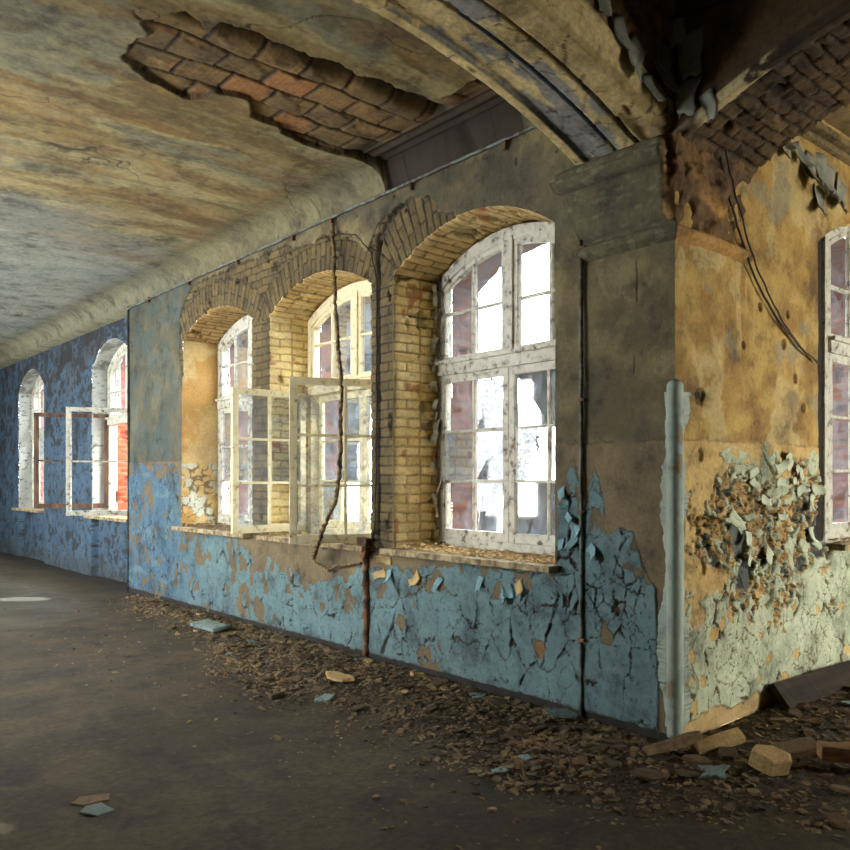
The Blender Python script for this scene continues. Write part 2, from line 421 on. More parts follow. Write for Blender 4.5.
def wallF(x, z):
    n1 = fbm(x * 1.5, z * 1.5, 201, 4); n2 = fbm(x * 6, z * 6, 202, 4)
    c = mixc(S(62, 98, 124), S(92, 124, 146), n2); c = mixc(c, S(74, 80, 84), ss(.52, .6, fbm(x * 2, z * 2, 205, 4)) * ss(2.4, 3.6, z) * .9)
    f1, f2, idn, _, _ = voro(x / .10 + n1, z / .09 + n2, 210)
    sp = ss(.615 - .05 * ss(1.6, 2.6, z) - .09 * ss(3.2, 3.7, z), .64 - .05 * ss(1.6, 2.6, z) - .09 * ss(3.2, 3.7, z), fbm(x * 6, z * 7, 211, 5)); sp = np.maximum(sp, ss(.66, .68, fbm(x * 15, z * 17, 212, 3)))
    h = (n1 - .5) * .02 - sp * .006 + (n2 - .5) * .006
    c = mixc(c, S(30, 34, 38), sp * .9)
    cr = ss(.05, .02, f2 - f1) * ss(.45, .6, n1); c = mixc(c, DIRT_SHADE, cr * .8); h = h - cr * .005
    for op in OPF:
        rec = ss(.945, .93, np.abs(x - op['c'])) * ss(.92, .90, z); h = h - rec * .09
    base = ss(.35, .1, z + (n2 - .5) * .4); c = mixc(c, S(70, 74, 66), base * .6)
    return h, c * .55

def graded(a, b, s0, s1):
    """coordinates from a to b with spacing changing from s0 to s1"""
    out = [a]; L = abs(b - a); sg = 1 if b > a else -1
    while abs(out[-1] - a) < L:
        t = abs(out[-1] - a) / L; out.append(out[-1] + sg * (s0 + (s1 - s0) * t))
    out[-1] = b
    return np.array(out)

def snap(ops, U, Z, cell):
    for op in ops:
        s = sd(op, U, Z); e = 1e-3
        gx = (sd(op, U + e, Z) - s) / e; gz = (sd(op, U, Z + e) - s) / e
        m = np.abs(s) < cell * .72
        U = np.where(m, U - gx * s, U); Z = np.where(m, Z - gz * s, Z)
    return U, Z

def wallmesh(name, us, zs, ops, hf, mapf, mat, parent=None, cell=.008, flip=False):
    U, Z = np.meshgrid(us, zs)
    uc = (U[:-1, :-1] + U[1:, 1:]) / 2; zc = (Z[:-1, :-1] + Z[1:, 1:]) / 2
    keep = np.ones(uc.shape, bool)
    for op in ops: keep &= sd(op, uc, zc) > 0
    U, Z = snap(ops, U, Z, cell)
    h, c = hf(U, Z)
    return grid(name, mapf(U, Z, h), c, mat, keep, parent, flip)

xsA = graded(0, -9.0, .0055, .014)[::-1]
zs = np.arange(-.036, 3.86, .0072)
mapA = lambda U, Z, h: np.stack([U, -h, Z], -1)
wl = wallmesh('wall_left', xsA, zs, OPA, wallA, mapA, M['plaster'], cell=.011)
tag(wl, 'long window wall of peeling blue-green paint, bare yellow brick and grey plaster', kind='structure')
mapF = lambda U, Z, h: np.stack([U, .2 - h, Z], -1)
wf = wallmesh('wall_far', graded(-9.0, -18.0, .014, .03)[::-1], np.arange(-.056, 3.86, .014), OPF, wallF, mapF, M['plaster'], cell=.02)
tag(wf, 'far stretch of window wall painted blue and flaking, set slightly back', kind='structure')
# return face at the setback
U, Z = np.meshgrid(np.linspace(-.03, .25, 14), np.arange(0, 3.86, .02))
hh, cc = wallA(np.full(U.shape, -9.0), Z)
grid('setback_return', np.stack([np.full(U.shape, -9.0), U, Z], -1), cc, M['plaster'], None, wl)

# ------------------------------------------------------------------ right wall
OCH = np.array(S(186, 154, 82)); OCH2 = np.array(S(162, 126, 62)); PALE = np.array(S(198, 176, 118)); GGR = np.array(S(186, 194, 162)); SLATE = np.array(S(84, 92, 86))
def wallB(y, z):
    n1 = fbm(y * 1.8 + 3, z * 1.8, 301, 5); n2 = fbm(y * 7, z * 7, 302, 4); n3 = fbm(y * 24, z * 24, 303, 3)
    c = mixc(OCH2, OCH, ss(.3, .7, n2))
    c = mixc(c, PALE * .95, ss(.55, .60, fbm(y * 2.6, z * 2.1, 305, 6)) * .75)
    c = mixc(c, np.array(S(146, 138, 112)), ss(.60, .66, fbm(y * 3.5 + 8, z * 3, 306, 6)) * .7)
    drip = ss(.62, .72, fbm(y * 26, z * 1.1, 307, 3)) * ss(1.9, 2.6, z) * ss(2.95, 2.8, z) * ss(.35, .5, y) * ss(1.05, .7, y)
    c = mixc(c, np.array(S(214, 186, 120)), drip * .6)
    c = mixc(c, np.array(S(116, 84, 38)), ss(.58, .7, fbm(y * 3, z * 3 + 4, 308, 5)) * .45)
    h = (n1 - .5) * .02 + (n2 - .5) * .008 + (n3 - .5) * .004
    rim = ss(.55, .56, fbm(y * 2.6, z * 2.1, 305, 6)); h = h + rim * .0025
    # holes
    for (hy, hz, hr) in ((.25, 2.0, .045), (.92, 2.62, .022), (1.28, 2.62, .02), (1.38, 2.20, .028), (1.23, 2.42, .03), (.72, 2.35, .02), (.25, 1.0, .05), (.24, 1.65, .03), (1.5, 2.0, .03)):
        d = np.sqrt((y - hy) ** 2 + ((z - hz) * .8) ** 2) / hr + (n3 - .5) * .9
        m = ss(1.1, .8, d); h = h - m * .022; c = mixc(c, DIRT_SHADE * 1.6, m * ss(.9, .3, d)); c = mixc(c, np.array(S(120, 70, 40)), m * ss(.5, .9, d) * .8)
    # lower render, paler
    low = ss(1.75, 1.72, z + (n3 - .5) * .03); c = mixc(c, mixc(S(196, 160, 92), S(214, 184, 118), n2), low * .92); h = h + low * .005
    ge = np.exp(-((z - 1.735 + (n3 - .5) * .03) / .006) ** 2) * ss(.35, .5, n2); c = mixc(c, DIRT_SHADE * 3, ge * .5); h = h - ge * .004
    # paint film
    f = fbm(y * 2.3 + 1, z * 2.3, 320, 5)
    top = interp(y, [0, .1, .2, .45, .6, .75, 1.0, 1.3, 1.8, 2.4], [.62, .85, .70, .84, .95, 1.05, 1.05, 1.1, 1.2, 1.25])
    have = ss(0, .01, top - z + (fbm(y * 6, z * 6, 321, 4) - .5) * .42)
    for (py, pz, ry, rz) in ((.92, 1.50, .30, .12), (1.0, 1.64, .12, .13), (.60, 1.65, .16, .05), (1.25, 1.42, .28, .10), (1.62, 1.62, .07, .08), (1.42, 1.15, .16, .14), (.33, 1.28, .05, .09), (.4, 1.1, .08, .06)):
        d = np.sqrt(((y - py) / ry) ** 2 + ((z - pz) / rz) ** 2) + (fbm(y * 9, z * 9, 322, 4) - .5) * 1.3
        have = np.maximum(have, ss(1.0, .97, d))
    film, curl, idn, e = paintflakes(y, z, .15, 330, 1.1, .055, .74, .010)
    film2, curl2, id2, e2 = paintflakes(y, z, .06, 335, 1.1, .06, .50, .009)
    # zone of crumbling in the middle of the wall
    cz = np.sqrt(((y - 1.15) / .90) ** 2 + ((z - 1.10) / .52) ** 2) + (fbm(y * 3.5, z * 3.5, 340, 5) - .5) * 1.7
    crumble = ss(.98, .80, cz)
    f3, f4, id3, qx, qy = voro(y / .085 + n2 * 2, z / .08 + n1 * 3 + n3 * .3, 346)
    pm = .03 + .42 * crumble + .12 * ss(.52, .64, f)
    miss = (id2 < pm).astype(float); film = film * film2 * (1 - miss) * have * ss(.10, .112, z + (n2 - .5) * .10 - .01 * y)
    ua_, va_ = y / .045 + n2 * 3, z / .042 + n1 * 4 + n3 * .6
    f1, f2, idc, qx1, qy1 = voro(ua_, va_, 345); r1, r2 = (idc * 7.3) % 1 - .5, (idc * 13.7) % 1 - .5; s1, s2 = (id3 * 7.3) % 1 - .5, (id3 * 13.7) % 1 - .5
    lump = crumble * (1 - film) * ss(.1, .2, cz * 0 + .3)
    h = h + lump * (((ua_ - qx1) * r1 + (va_ - qy1) * r2) * .035 + ((y / .085 + n2 * 2 - qx) * s1 + (z / .08 + n1 * 3 + n3 * .3 - qy) * s2) * .05 + .018 * (idc - .5) - .02 * (id3 < .2))
    lc = mixc(S(150, 116, 62), S(206, 174, 112), idc) * (.75 + .5 * n3)[..., None]; lc = np.where((idc < .12)[..., None], np.array(SLATE) * .7, lc); lc = np.where((idc > .80)[..., None], GGR * .95, lc)
    c = mixc(c, lc, 0) * (1 - lump[..., None]) + lc * lump[..., None]
    gap = lump * ss(.10, .03, f2 - f1); c = mixc(c, DIRT_SHADE * 1.3, gap * .85); h = h - gap * .012
    for (py, pz, ry, rz) in ((.66, 1.13, .09, .14), (1.75, 1.08, .18, .16), (.74, .90, .1, .09), (1.45, .92, .07, .06)):
        d = np.sqrt(((y - py) / ry) ** 2 + ((z - pz) / rz) ** 2) + (fbm(y * 12, z * 12, 351, 3) - .5) * 1.0
        m = ss(1.05, .9, d); c = mixc(c, SLATE * (.7 + .5 * n3)[..., None], m); h = h * (1 - m) + m * -.016; film = film * (1 - m)
    crackdirt = have * (1 - film) * (1 - miss) * (1 - lump)
    c = mixc(c, DIRT_SHADE * 1.3, crackdirt * .85)
    paint = GGR * (.85 + .3 * n2)[..., None]; paint = mixc(paint, np.array(S(140, 150, 120)), ss(.55, .7, n1) * .6)
    c = c * (1 - film[..., None]) + paint * film[..., None]
    h = h + film * (.005 + curl * (1 + crumble) + curl2 * (1 + 1.5 * crumble)) - crackdirt * .006
    fray = np.clip(have * (1 - have) * 4, 0, 1) * (1 - film); c = mixc(c, DIRT_SHADE * 1.5, fray * .6)
    c = mixc(c, np.array(S(206, 176, 116)), ss(.115, .09, z + (n2 - .5) * .10 - .01 * y) * (1 - film) * .85); c = mixc(c, DIRT_SHADE * 1.4, ss(.03, .0, z) * .6)
    return h, c
mapB = lambda U, Z, h: np.stack([h, U, Z], -1)
wb = wallmesh('wall_right', graded(0, 4.6, .0055, .012), np.arange(-.036, 4.15, .0072), OPB, wallB, mapB, M['plaster'], cell=.010)
tag(wb, 'ochre plaster wall right of the corner with curling grey-green paint below', kind='structure')

# ------------------------------------------------------------------ window reveals
def outline(op, inset=0.0, step=.012):
    """points along the opening from the lower left up over the arch to the lower right, with inward normals"""
    R = arcR(op) - inset; zc = op['cr'] - arcR(op); hw = op['w'] / 2 - inset
    sp = zc + math.sqrt(R * R - hw * hw); amax = math.asin(hw / R)
    n1 = int((sp - op['s']) / step); n2 = int(2 * amax * R / step)
    u = []; z = []; nu = []; nz = []; t = []
    for k in range(n1): u.append(-hw); z.append(op['s'] + (sp - op['s']) * k / n1); nu.append(1); nz.append(0)
    for k in range(n2 + 1):
        a = -amax + 2 * amax * k / n2; u.append(R * math.sin(a)); z.append(zc + R * math.cos(a)); nu.append(-math.sin(a)); nz.append(-math.cos(a))
    for k in range(n1 - 1, -1, -1): u.append(hw); z.append(op['s'] + (sp - op['s']) * k / n1); nu.append(-1); nz.append(0)
    return np.array(u) + op['c'], np.array(z), np.array(nu, float), np.array(nz, float), n1, n2

def reveal(name, op, hf, base, tomap, style, parent, d1=.47, step=.011):
    u, z, nu, nz, n1, n2 = outline(op, 0, step)
    h0, _ = hf(u, z)
    ds = np.linspace(0, 1, int(d1 / step))
    T, D = np.meshgrid(np.arange(len(u)), ds)
    dep = -h0[None, :] * (1 - ds[:, None]) + (d1 + .085) * ds[:, None]       # from the wall skin to the frame
    arch = (T >= n1) & (T <= n1 + n2)
    arcl = (T - n1) * step
    zz = z[T]; uu = u[T]
    sv = np.where(arch, arcl, np.where(T < n1, zz, zz + .04))
    sv2 = np.where(arch, dep, dep)
    seed = 500 + style[1]
    if style[0] == 'brick':
        hj, cj = brickface(dep, zz, seed, S(220, 192, 122), S(242, 222, 162), S(150, 122, 72), header=True)
        ha, ca = brickface(dep, arcl, seed + 1, S(172, 142, 82), S(204, 174, 112), S(92, 70, 40), L=.27)
        a3 = arch[..., None]; h = np.where(arch, ha, hj); c = np.where(a3, ca, cj)
        nn = fbm(dep * 5, sv * 5, seed + 4, 4); c = mixc(c, np.array(S(214, 196, 146)), ss(.5, .7, nn) * .4)
        c = mixc(c, np.array(S(168, 92, 50)), ss(.72, .78, fbm(dep * 7 + 3, sv * 7, seed + 5, 3)) * .7)
    elif style[0] == 'ochre':
        n2_ = fbm(dep * 6, sv * 6, seed, 4); n1_ = fbm(dep * 2.5, sv * 2.5, seed + 2, 4)
        c = mixc(S(196, 160, 92), S(214, 192, 140), n2_); c = mixc(c, np.array(S(178, 128, 52)), ss(.5, .62, n1_) * .7)
        h = (n1_ - .5) * .03 + (n2_ - .5) * .012
        lowp = ss(1.75, 1.65, sv) * (~arch) * 1.0
        fl, cu, idn, e = paintflakes(dep, sv, .09, seed + 7, 1.0, .14, .8, .012)
        c = np.where((lowp * fl > .5)[..., None] & (idn > .45)[..., None], np.array(S(196, 196, 176)), c); h = h + lowp * fl * (idn > .45) * (.004 + cu)
        c = mixc(c, DIRT_SHADE * 2, lowp * (1 - fl) * .7)
        ha, ca = brickface(dep, arcl, seed + 1, S(150, 118, 66), S(178, 146, 90), S(80, 62, 36), L=.27)
        h = np.where(arch, ha, h); c = np.where(arch[..., None], ca, c)
    else:
        n2_ = fbm(dep * 5, sv * 5, seed, 4)
        fl, cu, idn, e = paintflakes(dep, sv, .34, seed + 7, .30, .035, .62, .010)
        c = mixc(S(160, 166, 160), S(186, 188, 176), n2_); h = fl * (.004 + cu)
        c = mixc(c, DIRT_SHADE * 2.0, (1 - fl) * .8); c = mixc(c, np.array(S(96, 96, 82)), arch * ss(.4, .6, n2_) * .8)
    tap = ss(0, .06, D)
    h = h * tap
    P = tomap(uu + nu[T] * h, dep, zz + nz[T] * h)
    fl_ = tomap(u - nu * .04, -h0 + .035, z - nz * .04)
    P = np.concatenate([fl_[None], P]); c = np.concatenate([c[:1], c])
    grid('window_reveal', P, c, M['reveal'], None, parent)
    # outer reveal in red brick, a little narrower, with the rebate face
    ins = .055
    u2, z2, nu2, nz2, m1, m2 = outline(op, ins, .02)
    ds2 = np.concatenate([[d1 + .075], np.linspace(d1 + .08, WT, 17)])
    T2, D2 = np.meshgrid(np.arange(len(u2)), ds2)
    arch2 = (T2 >= m1) & (T2 <= m1 + m2); al = (T2 - m1) * .02
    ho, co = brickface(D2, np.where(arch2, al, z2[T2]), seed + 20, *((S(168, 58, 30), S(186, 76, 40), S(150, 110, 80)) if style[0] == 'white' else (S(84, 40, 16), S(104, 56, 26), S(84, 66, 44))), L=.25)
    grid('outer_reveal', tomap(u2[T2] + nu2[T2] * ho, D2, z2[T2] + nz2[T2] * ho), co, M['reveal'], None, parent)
    # rebate face between both outlines
    k1 = np.linspace(0, 1, 200)
    def res(uu_, zz_):
        L = np.concatenate([[0], np.cumsum(np.hypot(np.diff(uu_), np.diff(zz_)))]); L /= L[-1]
        return np.interp(k1, L, uu_), np.interp(k1, L, zz_)
    ua, za = res(u, z); ub, zb = res(u2, z2)
    ua2 = ua + (ua - op['c']) * .03; za2 = za + (za > op['sp'] - .1) * .04
    P = np.stack([tomap(ua2, np.full(200, d1 + .075), za2), tomap(ub, np.full(200, d1 + .075), zb)])
    grid('rebate', P, np.broadcast_to(np.array(S(110, 92, 62)), P.shape).copy(), M['reveal'], None, parent)

tA = lambda u, d, z: np.stack([u, d + 0 * u, z + 0 * u], -1)
tF = lambda u, d, z: np.stack([u, .2 + d + 0 * u, z + 0 * u], -1)
tB = lambda u, d, z: np.stack([-(d + 0 * u), u, z + 0 * u], -1)
reveal('r', OPA[0], wallA, 0, tA, ('brick', 0), wl)
reveal('r', OPA[1], wallA, 0, tA, ('brick', 40), wl)
reveal('r', OPA[2], wallA, 0, tA, ('ochre', 80), wl)
reveal('r', OPF[0], wallF, 0, tF, ('white', 120), wf, step=.02, d1=.27)
reveal('r', OPF[1], wallF, 0, tF, ('white', 160), wf, step=.02, d1=.27)
reveal('r', OPB[0], wallB, 0, tB, ('brick', 200), wb, d1=.10)

# ------------------------------------------------------------------ windows
def bar(mb, u0, z0, u1, z1, w, t, v=0, jit=.0018):
    L = math.hypot(u1 - u0, z1 - z0)
    if abs(u1 - u0) < 1e-6: mb.box(((u0 + u1) / 2, v, (z0 + z1) / 2), (w, t, L), None, jit, .09)
    elif abs(z1 - z0) < 1e-6: mb.box(((u0 + u1) / 2, v, (z0 + z1) / 2), (L, t, w), None, jit, .09)

def arcz(op, u, inset):
    R = arcR(op) - inset; zc = op['cr'] - arcR(op)
    return zc + math.sqrt(max(0, R * R - u * u))

def arcbar(mb, op, ua, ub, inset, wid, t, v=0, n=18):
    rings = []
    for k in range(n + 1):
        u = ua + (ub - ua) * k / n
        zo = arcz(op, u, inset); zi = zo - wid
        j = lambda: random.uniform(-.0015, .0015)
        rings.append([(u, v - t / 2 + j(), zi + j()), (u, v + t / 2 + j(), zi + j()), (u, v + t / 2 + j(), zo), (u, v - t / 2 + j(), zo)])
    mb.rings(rings)

def leaf(parent, loc, rz, w, h, cols, rows, mat, glass, name='casement', handed=1, missing=()):
    """a casement hinged at its local origin; extends along +x * handed"""
    e = MB(); st = .062; t = .042
    s = handed
    bar(e, s * st / 2, 0, s * st / 2, h, st, t); bar(e, s * (w - st / 2), 0, s * (w - st / 2), h, st, t)
    bar(e, s * st, st * .6, s * (w - st), st * .6, st * 1.2, t) if s > 0 else bar(e, -(w - st), st * .6, -st, st * .6, st * 1.2, t)
    bar(e, min(s * st, s * (w - st)), h - st / 2, max(s * st, s * (w - st)), h - st / 2, st, t)
    iw = w - 2 * st
    for c in range(1, cols): bar(e, s * (st + iw * c / cols), st, s * (st + iw * c / cols), h - st, .028, .03)
    for r in range(1, rows):
        zz = st + (h - 2 * st) * r / rows; a, b = sorted((s * st, s * (w - st))); bar(e, a, zz, b, zz, .024, .028)
    o = e.build(name, mat, parent, .003); o.location = loc; o.rotation_euler = (0, 0, rz)
    g = MB()
    for c in range(cols):
        for r in range(rows):
            if (c, r) in missing: continue
            u0 = s * (st + iw * c / cols); u1 = s * (st + iw * (c + 1) / cols); z0 = st + (h - 2 * st) * r / rows; z1 = st + (h - 2 * st) * (r + 1) / rows
            tw = random.uniform(-.003, .003)
            g.poly([(u0, tw, z0), (u1, -tw, z0), (u1, tw, z1), (u0, -tw, z1)])
    g.build('glass', glass, o)
    return o

def window(idx, label, op, base, rz, dframe=.47, closed=('L', 'R'), mat=None, outer=False, curls=0, sillmat=None):
    mat = mat or M['white']
    root = empty('window_%d' % idx, base, rz); tag(root, label, kind='structure')
    s = op['s']; hw = op['w'] / 2
    f = MB(); d = dframe
    fi = .01; fw = .07
    zt = s + 1.47                                   # transom centre
    for sg in (-1, 1):
        u = sg * (hw - fi - fw / 2); bar(f, u, s, u, arcz(op, hw - fi, .06), fw, .10, d)
    bar(f, -hw + fi, s + .035, hw - fi, s + .035, .07, .10, d)
    arcbar(f, op, -hw + fi, hw - fi, .015, .105, .10, d)
    fr = f.build('frame', mat, root, .004)
    tb = MB(); bar(tb, -hw + .06, zt, hw - .06, zt, .11, .13, d - .01); bar(tb, -hw + .06, zt + .05, hw - .06, zt + .05, .03, .17, d - .02)
    tb.build('transom', mat, root, .005)
    mu = MB(); bar(mu, 0, zt + .05, 0, arcz(op, 0, .09), .10, .11, d - .005); mu.build('mullion', mat, root, .005)
    # fanlights
    for sg in (-1, 1):
        e = MB(); a = sg * .05; b = sg * (hw - fi - fw); lo, hi = min(a, b), max(a, b); wv = hi - lo; v = d - .02
        zb = zt + .055
        bar(e, lo, zb + .022, hi, zb + .022, .045, .045, v)
        for uu in (lo + .02, hi - .02): bar(e, uu, zb, uu, arcz(op, uu, .125), .04, .045, v)
        arcbar(e, op, lo, hi, .115, .045, .045, v)
        um = (lo + hi) / 2; bar(e, um, zb + .03, um, arcz(op, um, .15), .035, .035, v)
        zm = zb + .40; bar(e, lo + .02, zm, hi - .02, zm, .024, .03, v)
        fl = e.build('fanlight', mat, root, .003)
        g = MB()
        for (p, q) in ((lo + .02, um), (um, hi - .02)):
            pts = [(p, v, zb + .03), (q, v, zb + .03)] + [(q + (p - q) * k / 6, v, arcz(op, q + (p - q) * k / 6, .14)) for k in range(7)]
            g.poly(pts)
        g.build('glass', M['glass'], fl)
    # casements
    h = zt - .055 - (s + .07); wl_ = hw - fi - fw + .005
    for sd_ in closed:
        if sd_ == 'L': leaf(root, (-wl_ - .005, d - .03, s + .07), 0, wl_, h, 2, 3, mat, M['glass'], 'casement', 1)
        else: leaf(root, (wl_ + .005, d - .03, s + .07), 0, wl_, h, 2, 3, mat, M['glass'], 'casement', -1)
    if outer:
        for sg, hd in ((-1, 1), (1, -1)):
            leaf(root, (sg * (wl_ + .005), d + .06, s + .07), 0, wl_, h, 2, 3, mat, M['glass2'], 'outer_casement', hd)
    # sill board
    sb = MB(); sb.box((0, (d - .06) / 2 - .03, s - .02), (op['w'] + .10 if dframe > .2 else op['w'], d + .10, .045), None, .0025, .06)
    sb.build('window_sill', sillmat or M['sill'], root, .004)
    so = MB(); so.box((0, (WT + d) / 2 + .05, s - .02), (op['w'] - .0, WT - d + .1, .05), Euler((-.12, 0, 0))); so.build('outer_sill', M['outer'], root, .004)
    if curls:
        cb = MB()
        for k in range(curls):
            zz = random.uniform(s + .05, s + 2.2); u = -hw + random.uniform(.0, .035); a = random.uniform(.02, .055); hh = random.uniform(.03, .11)
            v0 = d - .06; cu = random.uniform(.5, 1.4); tilt = random.uniform(-.5, .5)
            rows_ = []
            for i in range(5):
                q = i / 4; ang = cu * q * 1.8
                rows_.append((a * math.sin(ang) / max(cu, .3), -a * (1 - math.cos(ang))))
            for i in range(4):
                p, q = rows_[i], rows_[i + 1]
                A = [(u + p[0], v0 + p[1], zz), (u + q[0], v0 + q[1], zz), (u + q[0], v0 + q[1], zz + hh * (1 - .1 * i)), (u + p[0], v0 + p[1], zz + hh)]
                cb.poly([(x_ + tilt * (z_ - zz), y_, z_) for (x_, y_, z_) in A])
        c_ = cb.build('peeling_paint', M['white'], root)
        md = c_.modifiers.new('thickness', 'SOLIDIFY'); md.thickness = .0015; c_['label'] = 'curled white paint peeling off the stile'; c_['kind'] = 'stuff'
    return root

w3 = window(1, 'large arched white window nearest the corner on the blue-green wall, both casements shut', OPA[0], (OPA[0]['c'], 0, 0), 0, curls=46)
w2 = window(2, 'middle arched window of the brick group, cream casements swung into the room', OPA[1], (OPA[1]['c'], 0, 0), 0, closed=(), mat=M['cream'], outer=True)
w1 = window(3, 'left arched window of the brick group beside the ochre plaster jamb', OPA[2], (OPA[2]['c'], 0, 0), 0, mat=M['white'])
w0 = window(4, 'arched window in the far blue wall with a brown and a white casement standing open', OPF[0], (OPF[0]['c'], .2, 0), 0, closed=(), dframe=.27)
wm = window(5, 'farthest arched window with white jambs in the blue wall', OPF[1], (OPF[1]['c'], .2, 0), 0, dframe=.27)
wr = window(6, 'arched window at the right edge in the ochre wall', dict(c=2.80, w=1.78, s=1.03, sp=3.36, cr=3.62), (0, 2.80, 0), PI / 2, dframe=.10, curls=0)
lb = MB(); lb.box((-.97, .085, 2.2), (.26, .03, 2.3)); lb.build('gap_board', M['dark'], wr)  # added black board standing in for the shaded gap beside the frame

# open casements: ends measured in the room
def open_leaf(parent, hinge, tip, zb, h, mat, missing=(), label=None, cols=2, rows=3):
    """parent is unrotated, so local = world - parent location"""
    L = math.hypot(tip[0] - hinge[0], tip[1] - hinge[1]); a = math.atan2(tip[1] - hinge[1], tip[0] - hinge[0])
    o = leaf(parent, (hinge[0] - parent.location.x, hinge[1] - parent.location.y, zb), a, L, h, cols, rows, mat, M['glass2'], 'casement', 1, missing)
    if label: o['label'] = label
    return o
ol = open_leaf(w2, (-3.20, .34), (-3.585, -.49), .965, 1.40, M['cream'], label='cream casement swung far into the room, left of the pier')
ol2 = open_leaf(w2, (-4.90, .36), (-4.86, -.42), .985, 1.40, M['cream'], missing=((0, 0),), label='cream casement swung open, one lower pane broken out')
ol3 = open_leaf(w0, (-11.28, .42), (-11.74, -.50), 1.06, 1.48, M['brownwood'], label='bare brown wooden casement', rows=2, cols=1, missing=((0, 0), (0, 1)))
ol4 = open_leaf(w0, (-9.56, .42), (-10.02, -.50), 1.00, 1.52, M['white'], label='white painted casement', rows=2, cols=1, missing=((0, 0), (0, 1)))

# ------------------------------------------------------------------ ceiling
def polysd(px, py, pts):
    d = np.full(px.shape, 9.); ins = np.zeros(px.shape, bool); n = len(pts)
    for i in range(n):
        ax, ay = pts[i]; bx, by = pts[(i + 1) % n]
        ex, ey = bx - ax, by - ay; wx, wy = px - ax, py - ay
        t = np.clip((wx * ex + wy * ey) / (ex * ex + ey * ey), 0, 1)
        d = np.minimum(d, np.hypot(wx - ex * t, wy - ey * t))
        c = ((ay > py) != (by > py)) & (px < ex * (py - ay) / (ey if ey else 1e-9) + ax)
        ins ^= c
    return np.where(ins, -d, d)

HOLE = [(-2.56, -2.14), (-2.70, -1.98), (-2.82, -1.60), (-2.60, -1.52), (-2.57, -1.31), (-2.75, -1.19), (-2.95, -.64), (-2.88, -.13), (-2.90, .4), (-1.18, .4), (-1.22, -.40), (-1.62, -.42), (-1.70, -.80), (-1.72, -1.35), (-1.74, -1.83), (-1.86, -1.88), (-1.80, -2.02), (-1.99, -2.12), (-2.09, -2.14), (-2.2, -2.06)]
def ceilc(x, y):
    n1 = fbm(x * 1.5, y * .55, 401, 5); n2 = fbm(x * 5, y * 1.8, 402, 5); n3 = fbm(x * 16, y * 16, 403, 3)
    w = x + .3 * fbm(x * 1.1, y * .8, 409, 3)
    c = mixc(S(136, 114, 64), S(164, 142, 86), ss(.35, .65, n2))
    a = fbm(w * 2.0, y * .6, 404, 6); c = mixc(c, S(192, 178, 124), ss(.50, .56, a) * .75)
    b = fbm(w * 1.7 + 5, y * .7 + 3, 405, 6); c = mixc(c, S(136, 136, 112), ss(.50, .55, b) * .75)
    e = fbm(w * 3.1 + 15, y * 1.1 + 3, 406, 6); c = mixc(c, S(152, 116, 56), ss(.56, .60, e) * .6); f_ = fbm(w * 7, y * 2.2 + 3, 407, 5); c = mixc(c, S(186, 172, 122), ss(.57, .60, f_) * .35); c = mixc(c, S(104, 88, 50), ss(.40, .37, f_) * .4)
    c = mixc(c, S(168, 176, 166), ss(-5.2, -7.6, x + (n1 - .5) * 4) * .8); c = c * .62  # cool light at the far end is put into the ceiling colour
    h = (n1 - .5) * .03 + ss(.50, .51, a) * .003 + ss(.5, .51, b) * .003 + (n3 - .5) * .003
    return h, c
